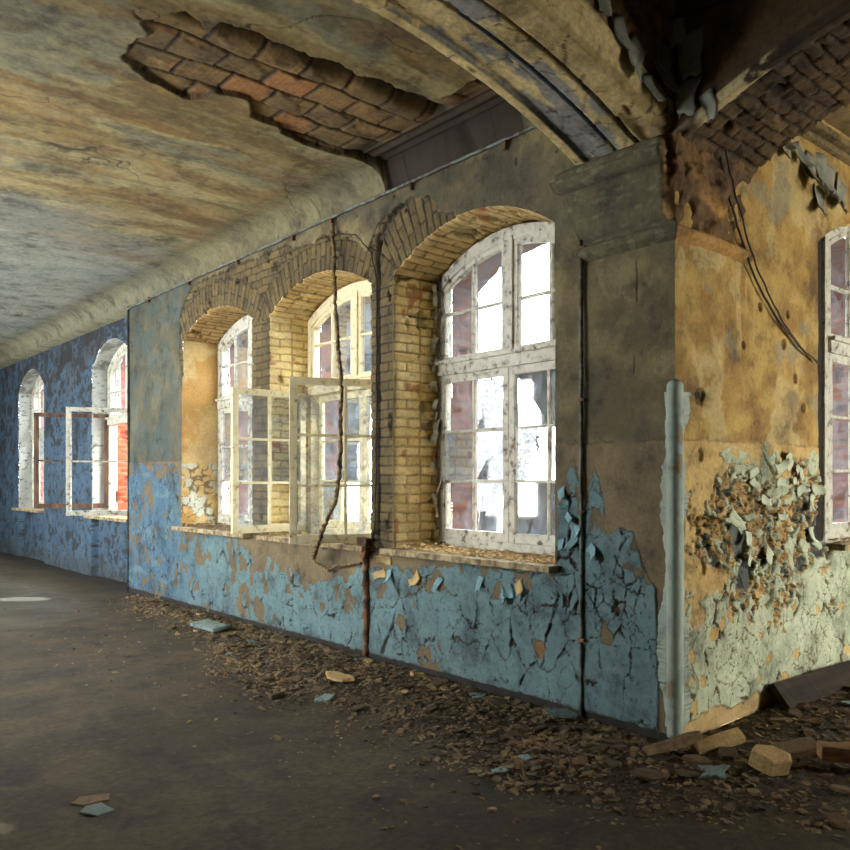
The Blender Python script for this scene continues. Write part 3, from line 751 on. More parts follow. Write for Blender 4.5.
def ceiling_surface():
    xs = np.concatenate([graded(-.6, -4.2, .009, .013), graded(-4.2, -18, .013, .05)[1:]])[::-1]
    s = np.concatenate([np.arange(0, 3.2, .012), np.arange(3.2, 5.0, .06)])
    X, T = np.meshgrid(xs, s)
    r = .22; La = r * PI / 2
    th = np.clip(T / r, 0, PI / 2)
    Y = np.where(T < La, -r + r * np.cos(th), -r - (T - La)); Z = np.where(T < La, 3.84 + r * np.sin(th), CZ)
    ny = -np.cos(th); nz = -np.sin(th)           # into the room
    h, c = ceilc(X, Y)
    cov = ss(La + .22, La - .10, T + .05 * (fbm(X * 3, Y * 3, 411, 3) - .5))
    c = mixc(c, mixc(S(88, 86, 62), S(118, 112, 80), fbm(X * 4, T * 4, 412, 4)), cov * .85)
    cr = np.exp(-((X + 3.95 + .08 * (fbm(X * 5, T * 9, 413, 2) - .5)) / .006) ** 2) * cov; c = mixc(c, DIRT_SHADE, cr * .9); h = h - cr * .01
    # cracks
    g1, g2, gi, _, _ = voro(X / 1.3 + fbm(X * 2, Y * 2, 414, 3) * .8, Y / 1.6 + fbm(X * 2, Y * 2, 415, 3) * .8, 416)
    ck = ss(.012, .004, g2 - g1) * ss(.48, .6, fbm(X * 1.2, Y * 1.2, 417, 2)); c = mixc(c, DIRT_SHADE, ck * .8); h = h - ck * .006
    d = polysd(X, Y, HOLE) + (fbm(X * 6, Y * 6, 420, 4) - .5) * .12
    m = ss(.008, -.008, d)
    # large hollow tiles laid across the strip
    tu = X / .262 + .25 * (fbm(X * 2, Y * 2, 427, 2) - .5); tr = np.floor(tu); tv = (Y + .13 * (tr % 2)) / .30; ti = np.floor(tv)
    du = np.minimum(tu - tr, 1 - tu + tr) * .262; dv = np.minimum(tv - ti, 1 - tv + ti) * .30
    idn = _h(tr, ti, 421); top = ss(.006, .018, np.minimum(du, dv) + (fbm(X * 25, Y * 25, 422, 2) - .5) * .014)
    ridges = .5 + .5 * np.sin(tv * 2 * PI * 9)
    bc = mixc(S(116, 92, 52), S(146, 114, 64), idn); bc = mixc(bc, S(164, 112, 62), (idn > .86) * .8); bc = bc * (.75 + .5 * fbm(X * 8, Y * 8, 424, 3))[..., None]
    smear = ss(.40, .54, fbm(X * 4, Y * 3, 425, 5)); bc = mixc(bc, np.array(S(112, 92, 56)), smear * (.55 + .4 * idn))
    bc = mixc(bc, S(60, 46, 26), 1 - top)
    bh = -.050 + top * .012 + ridges * .0025 * (idn > .4) * (1 - smear) + (idn - .5) * .008 + smear * .012
    # dark trench along the beam side
    tren = np.exp(-((X + 1.80 + .10 * fbm(X * 2, Y * 3, 426, 3)) / .075) ** 2); bh = bh - tren * .09; bc = mixc(bc, DIRT_SHADE, tren * .9)
    hole_shade = ss(-2.55, -2.75, X) * ss(-.45, -.2, Y) + ss(-.35, -.1, Y); hole_shade = np.clip(hole_shade, 0, 1); hole_shade = hole_shade * (Y > -.5); bh = bh - hole_shade * .03; bc = mixc(bc, DIRT_SHADE * 1.3, hole_shade * .85); bc = mixc(bc, S(44, 33, 19), ss(.16, .10, T) * .97)  # shade of the hole near the wall painted dark, hole deepened there
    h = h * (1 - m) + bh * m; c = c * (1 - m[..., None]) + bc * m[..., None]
    rim = np.exp(-(d / .012) ** 2); c = mixc(c, DIRT_SHADE, np.where(d < .004, rim, rim * .3) * .7)
    lip = np.exp(-(np.maximum(d, 0) / .05)) * (1 - m); h = h + lip * .012
    flat = (T < La) & (m > .5) & (T > 1e-9)
    Yp = np.where(flat, -r * T / La, Y + ny * h); Zp = np.where(flat, CZ + .05 - .01 * np.sin(T * 40), Z + nz * h)
    ext = (X < -8.98) & (T <= 1e-9); Yp = np.where(ext, .30, Yp); Zp = np.where(ext, 3.83, Zp)
    P = np.stack([X, Yp, Zp], -1)
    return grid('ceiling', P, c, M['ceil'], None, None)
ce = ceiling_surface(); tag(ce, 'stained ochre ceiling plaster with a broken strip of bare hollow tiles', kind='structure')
# ceiling of the corner bay and of the right-hand corridor
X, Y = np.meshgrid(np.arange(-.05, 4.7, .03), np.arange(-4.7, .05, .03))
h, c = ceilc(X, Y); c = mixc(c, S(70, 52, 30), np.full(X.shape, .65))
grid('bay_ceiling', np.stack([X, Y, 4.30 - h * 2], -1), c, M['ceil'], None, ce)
X, Y = np.meshgrid(np.arange(-.02, 4.7, .02), np.arange(.7, 4.7, .02))
h, c = ceilc(X, Y); c = mixc(c, S(170, 130, 70), np.full(X.shape, .4))
grid('corridor_ceiling', np.stack([X, Y, 4.10 - h], -1), c, M['ceil'], None, ce)

# ------------------------------------------------------------------ arches at the corner pier
def sof(t): return 3.43 + .40 * (1 - (np.abs(np.clip(t, 0, 3.8) - 1.9) / 1.9) ** 2.2)
def beam_main():
    prof = [(-.715, 4.2, 0), (-.715, .02, 0), (-.71, .0, 0), (-.64, .0, 1), (-.63, .025, 1), (-.42, .025, 2), (-.405, .055, 3), (-.385, .055, 3), (-.37, .0, 1), (-.24, -.005, 1), (-.23, .035, 3), (-.21, .035, 3), (-.20, -.01, 4), (-.05, .0, 4), (-.01, .03, 5), (.0, .09, 5), (.0, .20, 6), (.0, .5, 6), (.0, .95, 6)]
    pts = []; kinds = []
    for i in range(len(prof) - 1):
        (x0, z0, k0), (x1, z1, k1) = prof[i], prof[i + 1]
        if i == 0: z0 = .5
        n = max(1, int(math.hypot(x1 - x0, z1 - z0) / .012))
        for j in range(n): t = j / n; pts.append((x0 + (x1 - x0) * t, z0 + (z1 - z0) * t)); kinds.append(k0 if i else 0)
    pts.append(prof[-1][:2]); kinds.append(6)
    pts = np.array(pts); kinds = np.array(kinds)
    ys = np.arange(0, 3.85, .012)
    K, T = np.meshgrid(np.arange(len(pts)), ys)
    X = pts[K, 0]; Z = sof(T) + pts[K, 1]; Y = -T
    arc = np.cumsum(np.r_[0, np.hypot(*np.diff(pts, axis=0).T)])[K]
    n1 = fbm(arc * 3, T * 2, 450, 4); n2 = fbm(arc * 11, T * 9, 451, 4); n3 = fbm(arc * 40, T * 30, 452, 2)
    kk = kinds[K]
    c = mixc(S(172, 148, 94), S(222, 200, 142), n2)
    bl = ss(.42, .46, fbm(arc * 6, T * 3.2, 453, 5)) * (kk == 2); bl2 = ss(.50, .54, fbm(arc * 6, T * 3, 454, 5)) * (kk == 1)
    c = mixc(c, S(44, 98, 142), bl * .85); c = mixc(c, S(54, 96, 130), bl2 * .6)
    c = mixc(c, S(160, 140, 92), (kk == 4) * .35)
    c = mixc(c, DIRT_SHADE * 1.2, (kk == 3) * .85)
    c = mixc(c, mixc(S(96, 70, 38), S(136, 104, 60), n2), (kk == 6) * .9)
    g1, g2, gi, _, _ = voro(T / .16 + n1, arc / .3 + n1, 455); ck = ss(.05, .02, g2 - g1) * ss(.4, .5, n1); c = mixc(c, DIRT_SHADE, ck * .8)
    rough = np.where(kk == 6, .05, np.where(kk >= 4, .018, .008))
    h = (n2 - .5) * rough + (n1 - .5) * .03 * (kk == 6) - ck * .006
    chip = ss(.62, .68, n1) * (kk >= 4) * (kk < 6); h = h - chip * .02; c = mixc(c, S(130, 96, 50), chip * .8)
    side = (kk == 6)
    P = np.stack([X + np.where(side, h, 0), Y, Z + np.where(side, 0, -h)], -1)
    return grid('trim_1', P, c, M['stone'], None, None, True)
b1 = beam_main(); tag(b1, 'shallow arch beam with worn mouldings and blue paint above the left pilaster', kind='structure')

def beam_right():
    prof = [(0, .9, 6), (0, .10, 6), (-.005, .06, 5), (-.012, .0, 5), (.03, -.005, 3), (.06, .02, 2), (.70, .02, 2), (.76, .02, 2), (.765, .6, 0)]
    pts = []; kinds = []
    for i in range(len(prof) - 1):
        (y0, z0, k0), (y1, z1, k1) = prof[i], prof[i + 1]; n = max(1, int(math.hypot(y1 - y0, z1 - z0) / .012))
        for j in range(n): t = j / n; pts.append((y0 + (y1 - y0) * t, z0 + (z1 - z0) * t)); kinds.append(k0)
    pts.append(prof[-1][:2]); kinds.append(0); pts = np.array(pts); kinds = np.array(kinds)
    T = np.arange(0, 3.85, .012); K, T = np.meshgrid(np.arange(len(pts)), T)
    arc = np.cumsum(np.r_[0, np.hypot(*np.diff(pts, axis=0).T)])[K]; kk = kinds[K]
    n1 = fbm(arc * 3, T * 3, 460, 4); n2 = fbm(arc * 11, T * 10, 461, 4)
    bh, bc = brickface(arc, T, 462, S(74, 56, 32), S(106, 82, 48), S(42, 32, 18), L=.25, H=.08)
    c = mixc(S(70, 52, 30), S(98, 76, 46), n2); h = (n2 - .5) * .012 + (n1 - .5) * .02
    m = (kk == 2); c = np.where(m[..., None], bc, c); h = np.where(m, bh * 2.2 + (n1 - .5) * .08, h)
    rim = (kk == 5) | (kk == 3); keep_ = ss(.18, .25, T) * (1 - ss(.62, .68, T) * .0)
    c = np.where(rim[..., None], mixc(S(64, 48, 28), S(200, 182, 132), ss(.42, .5, n2) * np.clip(ss(.12, .2, T) * ss(.66, .56, T) + .25 * ss(.5, .6, n1), 0, 1)), c)
    h = np.where(rim, .004 + (n2 - .5) * .014, h)
    side = (kk == 6)
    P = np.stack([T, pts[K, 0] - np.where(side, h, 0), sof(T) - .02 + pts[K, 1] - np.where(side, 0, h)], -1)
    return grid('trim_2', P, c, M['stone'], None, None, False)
b2 = beam_right(); tag(b2, 'arch beam of bare dark brick springing to the right from the corner pier', kind='structure')

def capital():
    zr = np.linspace(2.86, 3.45, 60)
    pz = [2.86, 2.885, 2.90, 2.94, 2.955, 2.99, 3.06, 3.24, 3.275, 3.285, 3.30, 3.36, 3.37, 3.41, 3.45]
    pp = [.0, .03, .045, .045, .02, .018, .03, .085, .10, .07, .13, .15, .12, .12, .07]
    pr = np.interp(zr, pz, pp)
    A = []
    for t in np.linspace(0, 1, 10): A.append((-.715, -1, 0.0, -t, 'e'))
    path = []
    for t in np.linspace(0, 1, 8): path.append((-.715, 0, -1, t * 0 + 0, t))      # left end, depth grows
    rows = []
    cols = []
    def add(x, y, ox, oy, side): cols.append((x, y, ox, oy, side))
    for t in np.linspace(0, 1, 8): add(-.71, 0, -1, -t, 0)
    for x in np.linspace(-.71, 0, 66): add(x, 0, -(1 - (x + .71) / .71) + (x + .71) / .71, -1, 0)
    for y in np.linspace(.012, .76, 66): add(0, y, 1, -(1 - y / .76) + y / .76, 1)
    for t in np.linspace(1, 0, 8): add(0, .76, t, 1, 1)
    cols_ = np.array([(c[0], c[1], c[2], c[3], c[4]) for c in cols])
    C_, R_ = np.meshgrid(np.arange(len(cols_)), np.arange(len(zr)))
    x = cols_[C_, 0]; y = cols_[C_, 1]; ox = cols_[C_, 2]; oy = cols_[C_, 3]; side = cols_[C_, 4]
    z = zr[R_]; p = pr[R_]; u = x + y
    n2 = fbm(u * 9, z * 9, 470, 4); n1 = fbm(u * 3, z * 3, 471, 3); n3 = fbm(u * 34, z * 34, 472, 2)
    brk = side * ss(2.93, 2.97, z + (n2 - .5) * .05)
    br2 = ss(-.12, -.03, x) * ss(2.95, 3.05, z + (n2 - .5) * .1) * (1 - side)
    p = p * (1 - .9 * np.maximum(brk, br2)) + np.maximum(brk, br2) * ((n1 - .5) * .16 + (n2 - .5) * .09 + .03)
    p = p + (n3 - .5) * .006 + (n2 - .5) * .010
    c = mixc(S(74, 70, 46), S(106, 98, 66), n2)
    g1, g2, gi, _, _ = voro(u / .05 + n2, z / .02, 473); c = mixc(c, S(128, 124, 96), (gi > .8) * .5)
    gl = np.interp(z, [2.955, 2.99, 3.06, 3.28, 3.29, 3.30], [0, .6, 0, 0, .8, 0]); c = mixc(c, DIRT_SHADE, gl * .7 * (1 - side))
    cb = mixc(S(160, 116, 54), S(196, 152, 82), n2); c = np.where((np.maximum(brk, br2) > .4)[..., None] | (side > .5)[..., None], cb, c)
    c = mixc(c, S(92, 62, 30), br2 * .8); dk = ss(.50, .42, n1) * brk; c = mixc(c, S(66, 46, 24), dk * .8); c = mixc(c, S(84, 60, 32), ss(3.12, 3.25, z + (n2 - .5) * .25) * brk * .75)
    P = np.stack([x + ox * p, y + oy * p, z], -1)
    return grid('trim_3', P, c, M['stone'], None, None)
cp = capital(); tag(cp, 'dark moulded pier capital under the arches, its right side broken to rough ochre', kind='structure')

# cornice strips on the right wall
cb = MB()
for (z, d, hh) in ((3.90, .05, .04), (3.96, .10, .05)):
    cb.box((d / 2, 2.7, z), (d, 3.85, hh), None, .003, .1)
tag(cb.build('trim_4', M['stucco'], None, .004), 'pale cornice moulding at the top of the right wall', kind='structure')

# ------------------------------------------------------------------ floor
def rubz(x, y):
    """how much rubble lies at a place, 0..1"""
    n = fbm(x * 1.3, y * 1.3, 601, 4)
    wid = interp(x, [-9, -6.5, -4.5, -2.9, -1.2, 0, .6, 1.1, 4], [.5, .8, 1.1, 1.4, 1.25, 1.15, .95, .9, .9])
    a = ss(0, .45, wid - np.abs(y) + (n - .5) * .8) * (x < .2) * (y < .2)
    d2 = np.where(y > 0, x, np.hypot(x * .9, y))
    b = ss(0, .5, 1.25 - d2 + (n - .5) * .8) * (x > -.6)
    return np.clip(np.maximum(a, b), 0, 1) * ss(-9.6, -8.2, x)
def floor_h(x, y):
    r = rubz(x, y); n = fbm(x * 2, y * 2, 610, 4)
    f1, f2, i1, _, _ = voro(x / .055, y / .055, 611); g1, g2, i2, _, _ = voro(x / .024, y / .024, 612)
    wall = np.where(x < 0, -y, np.where(y > 0, x, np.hypot(x, y)))
    m = np.exp(-((wall - .45) / .38) ** 2) * .055
    h = r * m + (n - .5) * .02 + r * (ss(.5, .1, f1) * .018 * i1 + ss(.5, .1, g1) * .007 * i2) + .004 * fbm(x * 20, y * 20, 613, 3)
    return h - .01, r, i1, i2, n
def floor_part(name, xs, ys, parent=None):
    X, Y = np.meshgrid(xs, ys)
    h, r, i1, i2, n = floor_h(X, Y)
    n2 = fbm(X * 3, Y * 9, 620, 4); n3 = fbm(X * 14, Y * 14, 621, 3)
    c = mixc(S(74, 63, 36), S(98, 84, 50), n2); c = mixc(c, S(58, 49, 28), ss(.45, .65, n) * .6)
    rc = mixc(S(56, 44, 28), S(108, 90, 60), i1 * .6 + i2 * .4); rc = mixc(rc, S(96, 106, 98), (i1 > .93) * .7)
    c = mixc(c, rc, r * .85); c = mixc(c, S(122, 104, 72), (i2 > .985) * (r < .5) * .4)
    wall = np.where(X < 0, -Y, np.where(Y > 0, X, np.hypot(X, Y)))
    c = mixc(c, DIRT_SHADE, ss(.16, .02, wall + (n3 - .5) * .1) * .75)  # floor colour darkens towards the foot of the walls
    wet = ss(-6.2, -8.8, X + (n - .5) * 2) * ss(-.5, -1.1, Y + (n3 - .5) * .3)
    c = mixc(c, S(112, 112, 100), wet * .55)
    c = c * .60
    rough = .92 - .50 * wet
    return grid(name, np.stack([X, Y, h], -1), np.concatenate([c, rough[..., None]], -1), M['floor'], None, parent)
fx = np.concatenate([graded(4.6, 2.0, .06, .014), graded(2.0, -5, .013, .017)[1:], graded(-5, -18, .017, .06)[1:]])[::-1]
fl = floor_part('floor', fx, np.append(np.arange(-4.6, .02, .0145), .36)); tag(fl, 'brown dirt-covered floor of the corridor', kind='structure')
floor_part('side_floor', np.arange(0, 4.6, .016), np.arange(.0, 4.65, .016), fl)

# shadow gap at the foot of the window wall, put in as a black strip
sk = MB(); sk.box((-4.5, .0, .02), (9.0, .02, .07), None, .002, .1)
tag(sk.build('shadow_gap_left', M['dark'], None), 'black strip standing in for the shadow gap at the foot of the blue-green wall', kind='structure')

# ------------------------------------------------------------------ rest of the shell, never in the frame
def slab(name, c, size, mat, label, kind='structure'):
    b = MB(); b.box(c, size); return tag(b.build(name, mat), label, kind=kind)
def holed(name, axis, pos, a0, a1, z1, holes, mat, label, th=.3):
    """plain wall with rectangular openings, axis x: wall runs along x at y=pos"""
    b = MB(); cuts = sorted(holes); cur = a0
    def bx(u0, u1, z0, z1_):
        if u1 - u0 < 1e-4 or z1_ - z0 < 1e-4: return
        cu, cz = (u0 + u1) / 2, (z0 + z1_) / 2
        if axis == 'x': b.box((cu, pos, cz), (u1 - u0, th, z1_ - z0))
        else: b.box((pos, cu, cz), (th, u1 - u0, z1_ - z0))
    for (u0, u1, zb, zt) in cuts:
        bx(cur, u0, 0, z1); bx(u0, u1, 0, zb); bx(u0, u1, zt, z1); cur = u1
    bx(cur, a1, 0, z1)
    return tag(b.build(name, mat), label, kind='structure')
holed('wall_front', 'x', -4.75, -18.2, 4.9, 4.4, [(-15.5, -14.0, .9, 3.0), (-12.4, -10.6, .9, 3.2), (-8.6, -6.8, .9, 3.2), (-5.05, -3.35, .9, 3.2)], M['backwall'], 'plain plastered wall opposite the windows')  # openings assumed for the lamps, the one nearest the camera added for mid fill
holed('wall_side', 'y', 4.75, -4.75, 4.9, 4.4, [(2.7, 4.5, .75, 2.45)], M['backwall'], 'plain plastered wall opposite the ochre wall')  # unseen opening assumed for the side daylight lamp
slab('wall_end', (-18.1, -2.3, 2.1), (.2, 5.2, 4.3), M['backwall'], 'plain end wall of the long corridor')
slab('wall_end', (2.3, 4.75, 2.1), (5.2, .2, 4.3), M['backwall'], 'plain end wall of the side corridor')
slab('roof', (-8.8, -2.2, 4.50), (20, 5.5, .1), M['backwall'], 'roof slab over the long corridor').name = 'ceiling_slab'
slab('roof', (2.3, 1.0, 4.62), (5.2, 12, .1), M['backwall'], 'roof slab over the side corridor').name = 'ceiling_slab_side'
slab('leak_block', (-9.2, .60, 4.24), (18.2, .5, .72), M['backwall'], 'added block above the window wall keeping sky light out')  # unseen blocks added above both walls to stop light leaks
slab('leak_block', (-.50, 2.3, 4.40), (.8, 5.0, .5), M['backwall'], 'added block above the ochre wall keeping sky light out')
# pier opposite that carries the arch beams
slab('wall_pier', (-.355, -4.2, 1.9), (.71, .8, 3.8), M['stucco'], 'plain pier across the corridor under the arch beam')
slab('wall_pier', (4.2, .38, 1.9), (.8, .75, 3.8), M['stucco'], 'plain pier across the side corridor under the brick arch')

slab('corner_seal', (-.19, .19, 2.0), (.32, .32, 4.0), M['stucco'], 'unseen post added inside the corner against light leaks').name = 'corner_leak_block'  # added behind the corner to seal it against outside light
# ------------------------------------------------------------------ corner guard
g = MB(); rings = []; nz_ = 70
for k in range(nz_ + 1):
    z = .05 + (2.07 - .05) * k / nz_; r = .047 * (1 if z < 2.03 else math.sqrt(max(.05, 1 - ((z - 2.03) / .045) ** 2)))
    rg = []
    for i in range(20):
        a = 2 * PI * i / 20; rg.append((.004 + r * math.cos(a) + random.uniform(-.001, .001), -.004 + r * math.sin(a) + random.uniform(-.001, .001), z))
    rings.append(rg)
g.rings(rings)
gd = g.build('corner_guard', M['guard'], None, smooth=True)
tag(gd, 'rounded grey-green edge guard running up the convex wall corner', 'corner guard')
for sgn in (-1, 1):
    rb = MB(); pts = []
    for k in range(150):
        z = .10 + 1.9 * k / 149
        a = .004 + .05 * max(0, float(fbm(np.array([[z * 3.0]]), np.array([[sgn * 4.0]]), 480, 4)[0, 0]) - .36) * 3 + random.uniform(0, .004); o = .004 + .014 * random.random() * (a > .03)
        pts.append(((-.034, -.026, z), (-.04 - a, -.020 - o, z)) if sgn < 0 else ((.026, .034, z), (.020 + o, .04 + a, z)))
    o0 = len(rb.v)
    for p, q in pts: rb.v += [p, q]
    for k in range(149): rb.f.append([2 * k, 2 * k + 1, 2 * k + 3, 2 * k + 2])
    pk = rb.build('peeling_edge', M['guard'], gd); md = pk.modifiers.new('t', 'SOLIDIFY'); md.thickness = .003
    pk['label'] = 'frayed paint along the guard edge'

# ------------------------------------------------------------------ pipes and cables
def jitline(pts, step=.05, j=.003):
    out = []
    for a, b in zip(pts[:-1], pts[1:]):
        a, b = Vector(a), Vector(b); n = max(1, int((b - a).length / step))
        for k in range(n): out.append(a.lerp(b, k / n) + Vector([random.uniform(-j, j) for _ in range(3)]) * (0 if k == 0 else 1))
    out.append(Vector(pts[-1])); return out
def pipe(name, pts, r, mat, label, cat, j=.002, clips=(), n=8, jr=.05, step=.05, group=None):
    m = MB(); m.tube(jitline(pts, step, j), r, n, jr); o = m.build(name, mat, None, smooth=True); tag(o, label, cat, group)
    for (p, s) in clips:
        c = MB(); c.box(p, s, None, .001); c.build('clip', M['rust'], o, .003)
    return o
pipe('wall_conduit', [(-.70, -.022, .03), (-.70, -.022, 1.35), (-.705, -.02, 3.0)], .014, M['pipe'], 'thin vertical conduit running up beside the pilaster right of the nearest window', 'pipe',
     clips=(((-.70, -.02, .5), (.06, .03, .02)), ((-.70, -.02, 2.95), (.07, .03, .02)), ((-.70, -.02, 2.0), (.06, .03, .02)), ((-.70, -.02, 1.3), (.06, .03, .02))))
pipe('heating_pipe', [(-3.16, -.02, .02), (-3.13, -.025, .4), (-3.16, -.022, .95)], .030, M['rust'], 'rusty pipe rising from the floor to the pier between the two nearest windows', 'pipe', j=.006, jr=.25, n=9, step=.03)
pipe('pier_cable', [(-3.14, -.0, .95), (-3.05, -.004, 1.1), (-3.03, .0, 2.0), (-3.02, -.004, 3.15), (-3.10, -.006, 3.40), (-3.35, -.006, 3.60), (-3.60, -.012, 3.66), (-3.76, -.012, 3.66)], .0065, M['cable'], 'dark cable climbing the brick pier and curving over the middle window arch', 'cable', j=.004)
pipe('ceiling_conduit', [(-9.0, -.03, 3.80), (-7.0, -.03, 3.815), (-5.0, -.03, 3.82), (-2.4, -.03, 3.83), (-1.0, -.03, 3.835)], .012, M['pipe'], 'long thin conduit along the top edge of the window wall', 'pipe', j=.0025, step=.12,
     clips=[((x, -.025, 3.80), (.02, .03, .07)) for x in (-8.2, -6.9, -5.6, -4.4, -3.7, -2.5, -1.4)])
pipe('hanging_conduit', [(-3.67, -.035, 3.76), (-3.52, -.10, 3.06), (-3.25, -.20, 2.34), (-3.24, -.22, 1.58), (-3.20, -.28, 1.33), (-3.26, -.38, 1.05), (-3.93, -.08, .80)], .017, M['bark'], 'frayed conduit dangling in front of the middle window from the ceiling', 'conduit', j=.007, jr=.35, n=7, step=.025)
pipe('bent_pipe', [(-4.00, -.05, .84), (-3.94, -.06, .76), (-3.70, -.06, .70), (-3.62, -.045, .745), (-3.22, -.03, .80)], .012, M['bark'], 'bent thin pipe under the middle window sill, running to the rusty pipe', 'pipe', j=.003, jr=.2)
jb = MB(); jb.box((-3.15, -.04, .97), (.13, .07, .10), None, .008); jb.box((-3.13, -.05, .90), (.09, .06, .10), Euler((0, .4, 0)), .008)
tag(jb.build('junction_box', M['rust'], None, .008), 'crumbled rusty junction lump on the pier at sill height', 'junction box')
pp = [(-.02, -.02, 4.25), (.06, .13, 3.80), (.05, .36, 3.47), (.04, .50, 3.20), (.035, .74, 2.85), (.03, .92, 2.68), (.03, 1.12, 2.54), (.035, 1.40, 2.40), (.03, 1.64, 2.34)]
pipe('hanging_cable', pp, .007, M['cable'], 'black cable sagging down the ochre wall to the right window, the left of a pair', 'cable', j=.004)
pp2 = [(-.0, .0, 4.25), (.10, .15, 3.78), (.08, .38, 3.48), (.07, .52, 3.21), (.05, .78, 2.86), (.04, .98, 2.68), (.035, 1.20, 2.52), (.035, 1.44, 2.39), (.03, 1.66, 2.32)]
pipe('hanging_cable', pp2, .006, M['cable'], 'black cable sagging down the ochre wall to the right window, the right of a pair', 'cable', j=.006)
pipe('vault_cable', [(.0, -.03, 4.10), (.5, -.05, 4.02), (1.2, -.05, 4.10), (2.2, -.06, 4.20)], .008, M['cable'], 'dark cable strung across the shaded face of the right arch beam', 'cable', j=.006)
# ------------------------------------------------------------------ hanging flakes of paint and plaster
def flake(name, loc, nrm, size, mat, seed, curl=.5, label='', group='', roll=.5):
    """a curled irregular sheet, loc on the surface it peels from, hanging out along nrm"""
    rnd = random.Random(seed); n = 7; V = []; F = []
    w, h = size
    for j in range(n + 1):
        for i in range(n + 1):
            u = i / n - .5; v = j / n
            e = 1 - .35 * abs(u) * 2 * v
            uu = u * w * e + .12 * w * math.sin(v * 5 + seed) ; ang = curl * v * 1.6
            jx = rnd.uniform(-.06, .06) * w if i in (0, n) else 0; jz = rnd.uniform(-.10, .10) * h if j == n else 0
            V.append((uu + jx, h * (1 - math.cos(ang)) / max(curl, .2) * .8 + .05 * w * math.cos(u * 5 + seed), -(h * math.sin(ang) / max(curl, .2) / 1.2 + jz)))
    for j in range(n):
        for i in range(n): a = j * (n + 1) + i; F.append((a, a + 1, a + n + 2, a + n + 1))
    o = np_mesh(name, V, F, mat)
    md = o.modifiers.new('t', 'SOLIDIFY'); md.thickness = .004
    d = Vector(nrm).normalized(); o.location = loc
    o.rotation_euler = (rnd.uniform(-.12, .12), rnd.uniform(-roll, roll), math.atan2(d.y, d.x) - PI / 2)
    return tag(o, label, 'paint flake', group)
k = 0
for (y, z, w_, h_) in ((-.18, 3.82, .14, .16), (-.34, 3.86, .15, .18), (-.50, 3.92, .13, .14), (-.26, 3.70, .10, .12), (-.62, 4.02, .12, .12), (-.10, 3.92, .15, .15)):
    flake('paint_flake', (.012, y, z), (1, 0, 0), (w_, h_), M['flake'], 10 + k, .35, 'grey curled flake hanging from the right face of the left arch beam', 'flakes on the left arch beam'); k += 1
for (x, z, w_, h_) in ((.10, 3.98, .18, .20), (.10, 3.72, .16, .17), (.02, 4.10, .16, .16), (.22, 3.62, .10, .13)):
    flake('paint_flake', (x, -.015, z), (0, -1, 0), (w_, h_), M['flake'], 30 + k, .25, 'grey curled flake clinging above the corner where both arches meet', 'flakes where the arches meet'); k += 1
for (y, z, w_, h_) in ((.98, 3.80, .09, .13), (1.10, 3.83, .10, .16), (1.22, 3.78, .10, .13), (1.34, 3.80, .13, .17), (1.46, 3.74, .10, .13), (1.60, 3.78, .18, .26), (1.75, 3.84, .17, .30), (1.88, 3.78, .16, .26), (1.70, 3.58, .13, .20), (2.05, 3.74, .18, .26)):
    flake('paint_flake', (.012, y, z), (1, 0, 0), (w_, h_), M['flake'], 60 + k, .55, 'grey curled flake peeling off the ochre wall above the right window', 'flakes above the right window'); k += 1

rf = random.Random(21)
for q in range(20):
    y = rf.uniform(.45, 1.72); z = 1.48 + .12 * rf.random() if q < 8 else rf.uniform(.80, 1.42)
    sz_ = rf.uniform(.05, .10)
    if q < 8: y = rf.uniform(.75, 1.45)
    flake('paint_flake', (.022 + .006 * rf.random(), y, z), (1, 0, 0), (sz_, sz_ * rf.uniform(.8, 1.3)), M['flake_green'], 100 + q, rf.uniform(.25, .6), 'grey-green curled paint flake on the crumbling middle of the ochre wall', 'curled flakes in the crumbling patch', 2.6)
for q in range(7):
    flake('paint_flake', (-.93 + .30 * rf.random(), -.018, 1.08 + .42 * rf.random()), (0, -1, 0), (rf.uniform(.05, .09), rf.uniform(.06, .12)), M['flake_blue'], 140 + q, rf.uniform(.4, .8), 'blue curled paint flake beside the thin conduit right of the nearest window', 'blue flakes by the conduit', 1.2)
for q in range(9):
    flake('paint_flake', (-3.0 + 1.9 * rf.random(), -.02, .86 - .14 * rf.random()), (0, -1, 0), (rf.uniform(.06, .11), rf.uniform(.06, .11)), M['chip_pale'] if q % 2 else M['flake_blue'], 160 + q, rf.uniform(.3, .7), 'curled flake of paint or plaster just below the sill of the nearest window', 'flakes below the nearest sill', 2.0)
# ------------------------------------------------------------------ rubble pieces
def chip_mesh(seed, thick, mat, pts=None):
    rnd = random.Random(seed); n = rnd.randint(5, 8); b = MB()
    if pts is None:
        el = rnd.uniform(.5, .9)
        pts = [(.5 * rnd.uniform(.75, 1.15) * math.cos(a), .5 * el * rnd.uniform(.75, 1.15) * math.sin(a)) for a in [2 * PI * (i + rnd.uniform(-.28, .28)) / n for i in range(n)]]
    q = []                       # extra points along the outline make a broken edge
    for i in range(len(pts)):
        a, c = pts[i], pts[(i + 1) % len(pts)]
        q.append(a); t = rnd.uniform(.35, .65); q.append((a[0] + (c[0] - a[0]) * t + rnd.uniform(-.03, .03), a[1] + (c[1] - a[1]) * t + rnd.uniform(-.03, .03)))
    bend = rnd.uniform(-.15, .15)
    r0 = [(x, y, bend * x * x + rnd.uniform(-.01, .01)) for x, y in q]
    r1 = [(x * .97 + rnd.uniform(-.01, .01), y * .97 + rnd.uniform(-.01, .01), z + thick) for x, y, z in r0]
    r2 = [(x * .82, y * .82, z + thick * 1.12) for x, y, z in r0]
    b.rings([r0, r1, r2])
    return b
protos = []
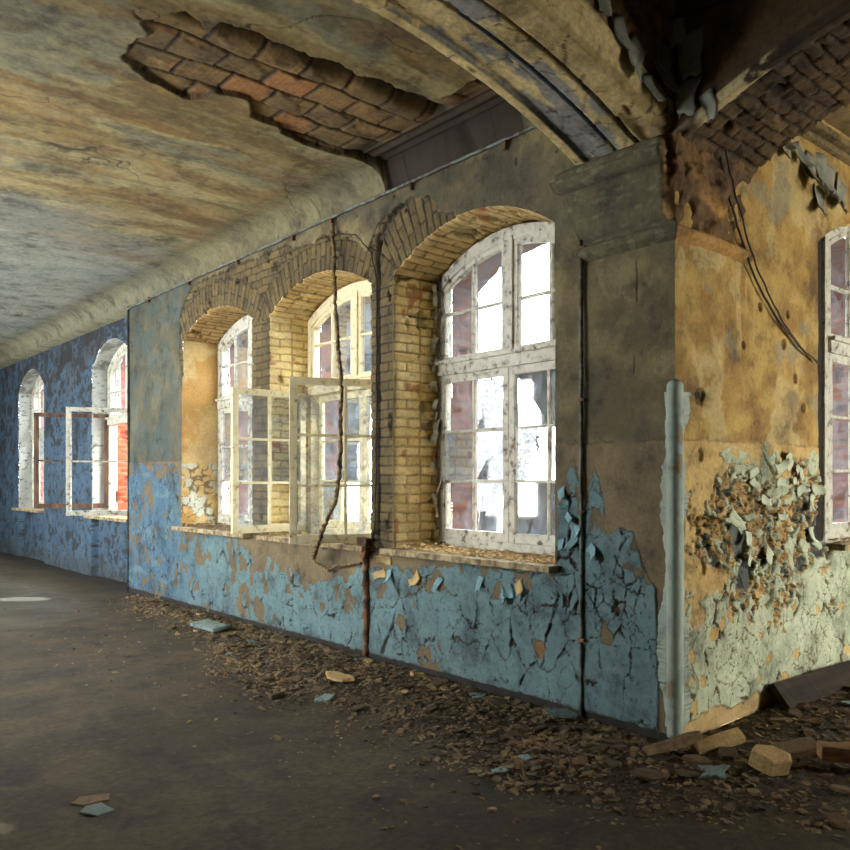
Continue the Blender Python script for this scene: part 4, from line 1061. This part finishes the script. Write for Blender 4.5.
for i, (th, mt) in enumerate(((.10, 'chip_brown'), (.07, 'chip_dark'), (.12, 'chip_dark'), (.05, 'chip_teal'), (.09, 'chip_brown'), (.16, 'chip_pale'), (.06, 'chip_dark'), (.08, 'chip_brown'), (.05, 'chip_brown'), (.18, 'chip_dark'))):
    o = chip_mesh(900 + i, th, mt).build('plaster_chip', M[mt], None)
    protos.append((o, mt))
rng = np.random.RandomState(3)
def fh(x, y): return float(floor_h(np.array([[x]]), np.array([[y]]))[0][0, 0])
zones = [(-9.0, -6.6, 'at the foot of the window wall, far end'), (-6.6, -4.4, 'in the rubble below the left brick window'), (-4.4, -2.2, 'in the rubble below the middle brick window'),
         (-2.2, -.5, 'in the rubble below the nearest window'), (-.5, 9, 'in the rubble around the wall corner')]
kinds_ = {'chip_brown': 'flat brown chip of fallen plaster', 'chip_dark': 'dark dusty chip of fallen plaster', 'chip_teal': 'teal painted chip fallen from the wall', 'chip_pale': 'pale thick lump of fallen plaster'}
placed = []; first = set(); cnt = 0; tries = 0
while cnt < 262 and tries < 40000:
    tries += 1
    u = rng.rand()
    if u < .72: x = -7.6 * rng.rand() ** 1.0 + .0; y = -.10 - 1.5 * rng.rand() ** 1.2
    elif u < .9: x = -.4 + 1.9 * rng.rand(); y = -1.1 + 1.9 * rng.rand()
    else: x = .1 + .9 * rng.rand(); y = .6 + 1.6 * rng.rand()
    if -.10 < y and x < .12: continue
    r = float(rubz(np.array([[x]]), np.array([[y]]))[0, 0])
    if rng.rand() > r * 1.05 - .1: continue
    s = .06 + .10 * rng.rand() ** 1.8 + (.05 if rng.rand() < .10 else 0)
    if x > -1.2: s += .045 * rng.rand()
    if any((x - a) ** 2 + (y - b) ** 2 < (.42 * (s + c)) ** 2 for a, b, c in placed): continue
    w_ = -y if x < 0 else (x if y > 0 else math.hypot(x, y))
    if w_ < s * .6 + .03: continue
    placed.append((x, y, s))
    pi_ = int(rng.choice(len(protos), p=[.14, .14, .10, .07, .12, .04, .13, .11, .08, .07]))
    src, mt = protos[pi_]
    if pi_ in first: o = src.copy(); COL.objects.link(o)
    else: o = src; first.add(pi_)
    o.location = (x, y, fh(x, y) + .002 + s * .02); o.scale = (s, s, s)
    o.rotation_euler = (rng.uniform(-.22, .22), rng.uniform(-.22, .22), rng.uniform(0, 2 * PI))
    zn = next(q[2] for q in zones if q[0] <= x < q[1]); tag(o, kinds_[mt] + ' ' + zn, 'plaster chip', kinds_[mt] + 's ' + zn); cnt += 1
# the remaining grit: far too small to count
bits_v = []; bits_f = []
def add_bit(x, y, z, s, rnd):
    o = len(bits_v); n = rnd.randint(4, 7); a0 = rnd.uniform(0, 6); tx = rnd.uniform(-.35, .35); ty = rnd.uniform(-.35, .35); th = s * rnd.uniform(.08, .28)
    for lv in (0, 1):
        for i in range(n):
            a = a0 + 2 * PI * i / n; r = s * .5 * (.75 + .5 * ((i * 37 + int(a0 * 100)) % 10) / 10) * (1 - .12 * lv); dx, dy = r * math.cos(a), r * math.sin(a) * .75
            bits_v.append((x + dx, y + dy, z + dx * tx + dy * ty + th * lv))
    bits_f.append([o + n + i for i in range(n)])
    for i in range(n): j = (i + 1) % n; bits_f.append([o + i, o + j, o + n + j, o + n + i])
rr = random.Random(5); N = 30000
bx = np.where(rng.rand(N) < .72, -8.5 * rng.rand(N) + .1, -.6 + 2.4 * rng.rand(N)); by = np.where(bx < -.1, -.05 - 1.9 * rng.rand(N) ** 1.3, -1.7 + 3.9 * rng.rand(N))
hh, rz_, _, _, _ = floor_h(bx[None], by[None]); hh = hh[0]; rz_ = rz_[0]
for i in range(N):
    if rng.rand() > rz_[i] * .95 + .03: continue
    if by[i] > -.05 and bx[i] < .05: continue
    add_bit(bx[i], by[i], hh[i], rr.uniform(.010, .030) + (rr.random() < .25) * rr.uniform(.0, .045), rr)
bm_ = MB(); bm_.v = bits_v; bm_.f = bits_f
tag(bm_.build('rubble_grit', mat_two('fine_rubble_grit', S(50, 42, 27), S(132, 112, 78), 5, .35, .62, .95, .4), None), 'fine grit and crumbs of plaster strewn along the foot of the walls', 'rubble', kind='stuff')
# sill rubble
def sill_bits(name, x0, x1, y0, y1, z, n, mat, label, swap=False, smax=.05):
    global bits_v, bits_f
    bits_v = []; bits_f = []
    for i in range(n):
        x = rr.uniform(x0, x1); y = y0 + (y1 - y0) * rr.random(); m = .03 * math.exp(-((x - x0) / .3) ** 2) * rr.random()
        add_bit(x, y, z + m, rr.uniform(.012, smax), rr)
    b = MB(); b.v = bits_v; b.f = bits_f
    return tag(b.build(name, mat, None), label, 'rubble', kind='stuff')
sill_bits('sill_rubble', -2.72, -.98, -.05, .38, .955, 950, M['chip_pale'], 'crumbs of plaster heaped on the sill of the nearest window')
sill_bits('sill_rubble', -4.9, -3.2, -.04, .36, .955, 420, M['chip_pale'], 'crumbs of plaster scattered on the sill of the middle window')
sill_bits('sill_rubble', -7.1, -5.42, -.05, .38, .955, 700, M['chip_brown'], 'brown crumbs heaped on the sill of the left window of the brick group')
sill_bits('sill_rubble', -.08, .04, 1.95, 3.5, 1.035, 160, M['chip_pale'], 'crumbs of plaster on the sill of the right window')
# notable pieces
def special(name, pts, size, thick, loc, rot, mat, label, cat):
    b = chip_mesh(abs(hash(label)) % 1000 if False else len(label), thick / size, None, pts); o = b.build(name, M[mat], None, 0)
    o.scale = (size,) * 3; o.location = loc; o.rotation_euler = rot; return tag(o, label, cat)
rect = lambda a, b: [(-a / 2, -b / 2), (a / 2, -b / 2), (a / 2, b / 2), (-a / 2, b / 2)]
special('brick_slab', rect(1, .48), .30, .045, (.17, -.24, .07), (-.38, -.12, 1.25), 'chip_brown', 'brown brick slab tilted in the rubble right at the foot of the corner guard', 'brick slab')
special('plaster_slab', rect(1, .26), .30, .035, (.30, -.02, .08), (.55, -.18, 1.15), 'chip_pale', 'narrow pale slab leaning on the rubble beside the tilted brick slab', 'plaster slab')
special('paint_sheet', [(-.5, -.1), (-.2, -.32), (.42, -.2), (.5, .15), (.1, .3), (-.3, .22)], .20, .008, (-.73, -.17, .065), (.2, .1, .6), 'chip_teal', 'light teal sheet of wall paint lying at the foot of the thin conduit', 'paint sheet')
special('paint_sheet', [(-.5, .3), (-.15, .05), (-.3, -.35), (.2, -.15), (.5, -.3), (.35, .12), (.45, .4)], .17, .008, (.50, -.38, .065), (.25, -.1, .3), 'chip_teal', 'star-shaped grey-teal paint sheet in the rubble in front of the corner', 'paint sheet')
special('plaster_lump', [(-.5, -.3), (.1, -.45), (.5, -.1), (.42, .3), (-.05, .42), (-.45, .15)], .20, .07, (.64, -.08, .06), (.2, .25, .4), 'chip_pale', 'thick pale plaster lump among the debris right of the corner', 'plaster lump')
special('plaster_slab', rect(1, .6), .24, .03, (.62, .22, .06), (.1, -.15, .9), 'chip_brown', 'brown plaster slab lying behind the thick pale lump', 'plaster slab')
special('plaster_slab', [(-.5, 0), (-.2, -.2), (.3, -.18), (.5, .02), (.15, .2), (-.25, .2)], .30, .02, (-2.5, -.66, .06), (.05, .05, .2), 'chip_pale', 'pale lens-shaped slab on the rubble heap below the middle window', 'plaster slab')
special('plaster_slab', rect(1, .35), .5, .03, (-5.2, -.48, .06), (.12, .0, .05), 'chip_teal', 'long grey slab lying close to the wall below the left brick window', 'plaster slab')
special('floor_tile', [(-.5, .05), (-.2, -.35), (.42, -.3), (.5, .22), (-.25, .4)], .16, .006, (-1.33, -2.60, fh(-1.33, -2.6) + .006), (0, 0, .4), 'slate', 'flat teal tile fragment lying alone on the dirt at lower left', 'tile fragment')
special('floor_tile', [(-.5, .05), (-.2, -.35), (.42, -.3), (.5, .22), (-.25, .4)], .17, .005, (-1.47, -2.58, fh(-1.47, -2.58) + .003), (0, 0, 1.4), 'chip_brown', 'flat dusty tan tile fragment next to the teal one at lower left', 'tile fragment')
pl = MB(); pl.box((0, 0, 0), (2.1, .035, .19), None, .004, .06)
o = pl.build('floor_plank', M['plank'], None, .004); o.location = (.115, 2.02, .085); o.rotation_euler = (-.75, .02, PI / 2); tag(o, 'dark plank leaning low along the foot of the ochre wall', 'plank')
tb = MB(); tb.box((0, 0, 0), (.62, .11, .075), None, .005, .05)
o = tb.build('timber_offcut', M['timber'], None, .006); o.location = (1.02, .36, .10); o.rotation_euler = (0, .05, .72); tag(o, 'split brown timber offcut in the rubble at the right edge', 'timber')

# ------------------------------------------------------------------ courtyard
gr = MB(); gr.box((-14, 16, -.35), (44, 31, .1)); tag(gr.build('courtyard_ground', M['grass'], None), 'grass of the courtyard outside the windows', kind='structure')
def tree(x, y, hgt, rad, seed, label):
    rnd = np.random.RandomState(seed); root = empty('courtyard_tree', (x, y, -.3)); tag(root, label, 'tree', None)
    t = MB(); t.tube([(0, 0, 0), (.1, 0, hgt * .3), (.0, .1, hgt * .6), (.15, 0, hgt * .9)], [.22, .17, .12, .04], 9)
    for k in range(7):
        a = k * 2.4; z0 = hgt * (.32 + .07 * k); t.tube([(0, 0, z0), (math.cos(a) * rad * .4, math.sin(a) * rad * .4, z0 + .5), (math.cos(a) * rad * .8, math.sin(a) * rad * .8, z0 + 1.1)], [.08, .05, .02], 6)
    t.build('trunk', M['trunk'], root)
    n = 7000; d = rnd.normal(size=(n, 3)); d /= np.linalg.norm(d, axis=1)[:, None]
    cl = rnd.randint(0, 26, n); cc_ = rnd.normal(size=(26, 3)); cc_ /= np.linalg.norm(cc_, axis=1)[:, None]; cc_ *= rnd.uniform(.3, .9, (26, 1))
    p = cc_[cl] * [rad, rad, hgt * .36] + d * rnd.uniform(.2, 1, (n, 1)) * rad * .34; p[:, 2] += hgt * .62
    a = rnd.normal(size=(n, 3)); a /= np.linalg.norm(a, axis=1)[:, None]; b = np.cross(a, rnd.normal(size=(n, 3))); b /= np.linalg.norm(b, axis=1)[:, None]
    s = rnd.uniform(.05, .11, (n, 1))
    V = np.stack([p - a * s, p + b * s * .6, p + a * s, p - b * s * .6], 1).reshape(-1, 3)
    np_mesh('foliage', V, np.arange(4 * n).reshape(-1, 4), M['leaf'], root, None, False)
tree(-9.6, 6.8, 4.0, 1.1, 1, 'round tree in the courtyard seen low through the nearest window')
tree(-5.2, 11.5, 5.5, 1.9, 2, 'courtyard tree seen through the upper panes of the right window')
tree(-13.5, 9.5, 4.4, 1.6, 3, 'courtyard tree beyond the middle window')
tree(-19.0, 8.5, 5.0, 1.8, 4, 'courtyard tree beyond the left window of the brick group')

# ------------------------------------------------------------------ light
wd = bpy.data.worlds.new('overcast_sky'); SC.world = wd; wd.use_nodes = True
bg = wd.node_tree.nodes['Background']; bg.inputs[0].default_value = (.96, .98, 1.0, 1); bg.inputs[1].default_value = 33.0
def portal(loc, rot, sx, sy):
    l = bpy.data.lights.new('window_portal', 'AREA'); l.shape = 'RECTANGLE'; l.size = sx; l.size_y = sy; l.cycles.is_portal = True
    o = bpy.data.objects.new('window_portal', l); o.location = loc; o.rotation_euler = rot; COL.objects.link(o)
for op in OPA: portal((op['c'], WT + .02, 2.2), (-PI / 2, 0, 0), op['w'], 2.6)
for op in OPF: portal((op['c'], WT + .22, 2.2), (-PI / 2, 0, 0), op['w'], 2.6)
portal((-.86, 2.8, 2.2), (PI / 2, 0, PI / 2), 2.0, 2.6)
def area(name, loc, rot, sx, sy, power, col, spread=PI):
    l = bpy.data.lights.new(name, 'AREA'); l.shape = 'RECTANGLE'; l.size = sx; l.size_y = sy; l.energy = power; l.color = col; l.spread = spread
    o = bpy.data.objects.new(name, l); o.location = loc; o.rotation_euler = rot; COL.objects.link(o)
# assumed daylight lamps in unseen openings behind the camera, plus two added fill lamps
area('assumed_side_daylight', (4.55, 3.6, 1.45), (PI / 2, 0, PI / 2), 1.8, 1.5, 235, (1, .92, .74))  # assumed lamp giving the warm light on the ochre wall
area('fill_mid', (-4.2, -4.55, 2.05), (PI / 2, 0, 0), 1.7, 2.2, 20, (1, .94, .80))  # added fill that lifts the window frames and the wall front
area('assumed_far_daylight', (-11.5, -4.55, 2.05), (PI / 2, 0, 0), 1.7, 2.2, 55, (.80, .92, 1))  # assumed lamp giving the cool light on the far wall
area('assumed_end_daylight', (-14.8, -4.55, 2.0), (PI / 2, 0, 0), 1.4, 2.0, 40, (.80, .92, 1))  # second assumed lamp for cool light at the far end
area('fill_back', (-7.7, -4.55, 2.05), (PI / 2, 0, 0), 1.7, 2.2, 16, (1, .95, .86))  # added soft fill for the wall front and ceiling

def spot(name, loc, target, deg, power, col, blend=.15):
    l = bpy.data.lights.new(name, 'SPOT'); l.energy = power; l.color = col; l.spot_size = math.radians(deg); l.spot_blend = blend; l.shadow_soft_size = .02
    o = bpy.data.objects.new(name, l); o.location = loc; d = Vector(target) - Vector(loc); o.rotation_euler = d.to_track_quat('-Z', 'Y').to_euler(); COL.objects.link(o)
spot('added_floor_spot_far', (-12.3, -4.3, 3.0), (-9.25, -1.22, 0), 4.2, 16000, (.92, .97, 1))  # spot lamp added inside the room to make the bright far floor patch
spot('added_floor_spot_near', (-5.0, -4.3, 2.8), (-1.42, -2.96, 0), 1.1, 2200, (1, .92, .72))  # narrow spot lamp added indoors for the bright floor mark at lower left
# ------------------------------------------------------------------ camera
cam = bpy.data.cameras.new('camera'); co = bpy.data.objects.new('camera', cam); COL.objects.link(co)
co.location = (2.754, -3.762, 1.5); co.rotation_euler = (PI / 2, 0, PI / 4)
cam.sensor_width = 36; cam.lens = 36 * 814 / 850; cam.shift_x = -(549 - 425) / 850; cam.shift_y = (480 - 425) / 850
cam.clip_end = 200; cam.clip_start = .05
SC.camera = co
SC.view_settings.view_transform = 'Standard'; SC.view_settings.look = 'None'; SC.view_settings.gamma = 1; SC.view_settings.exposure = -0.48
SC.cycles.max_bounces = 10; SC.cycles.transparent_max_bounces = 24
try: SC.cycles.use_denoising = True
except Exception: pass
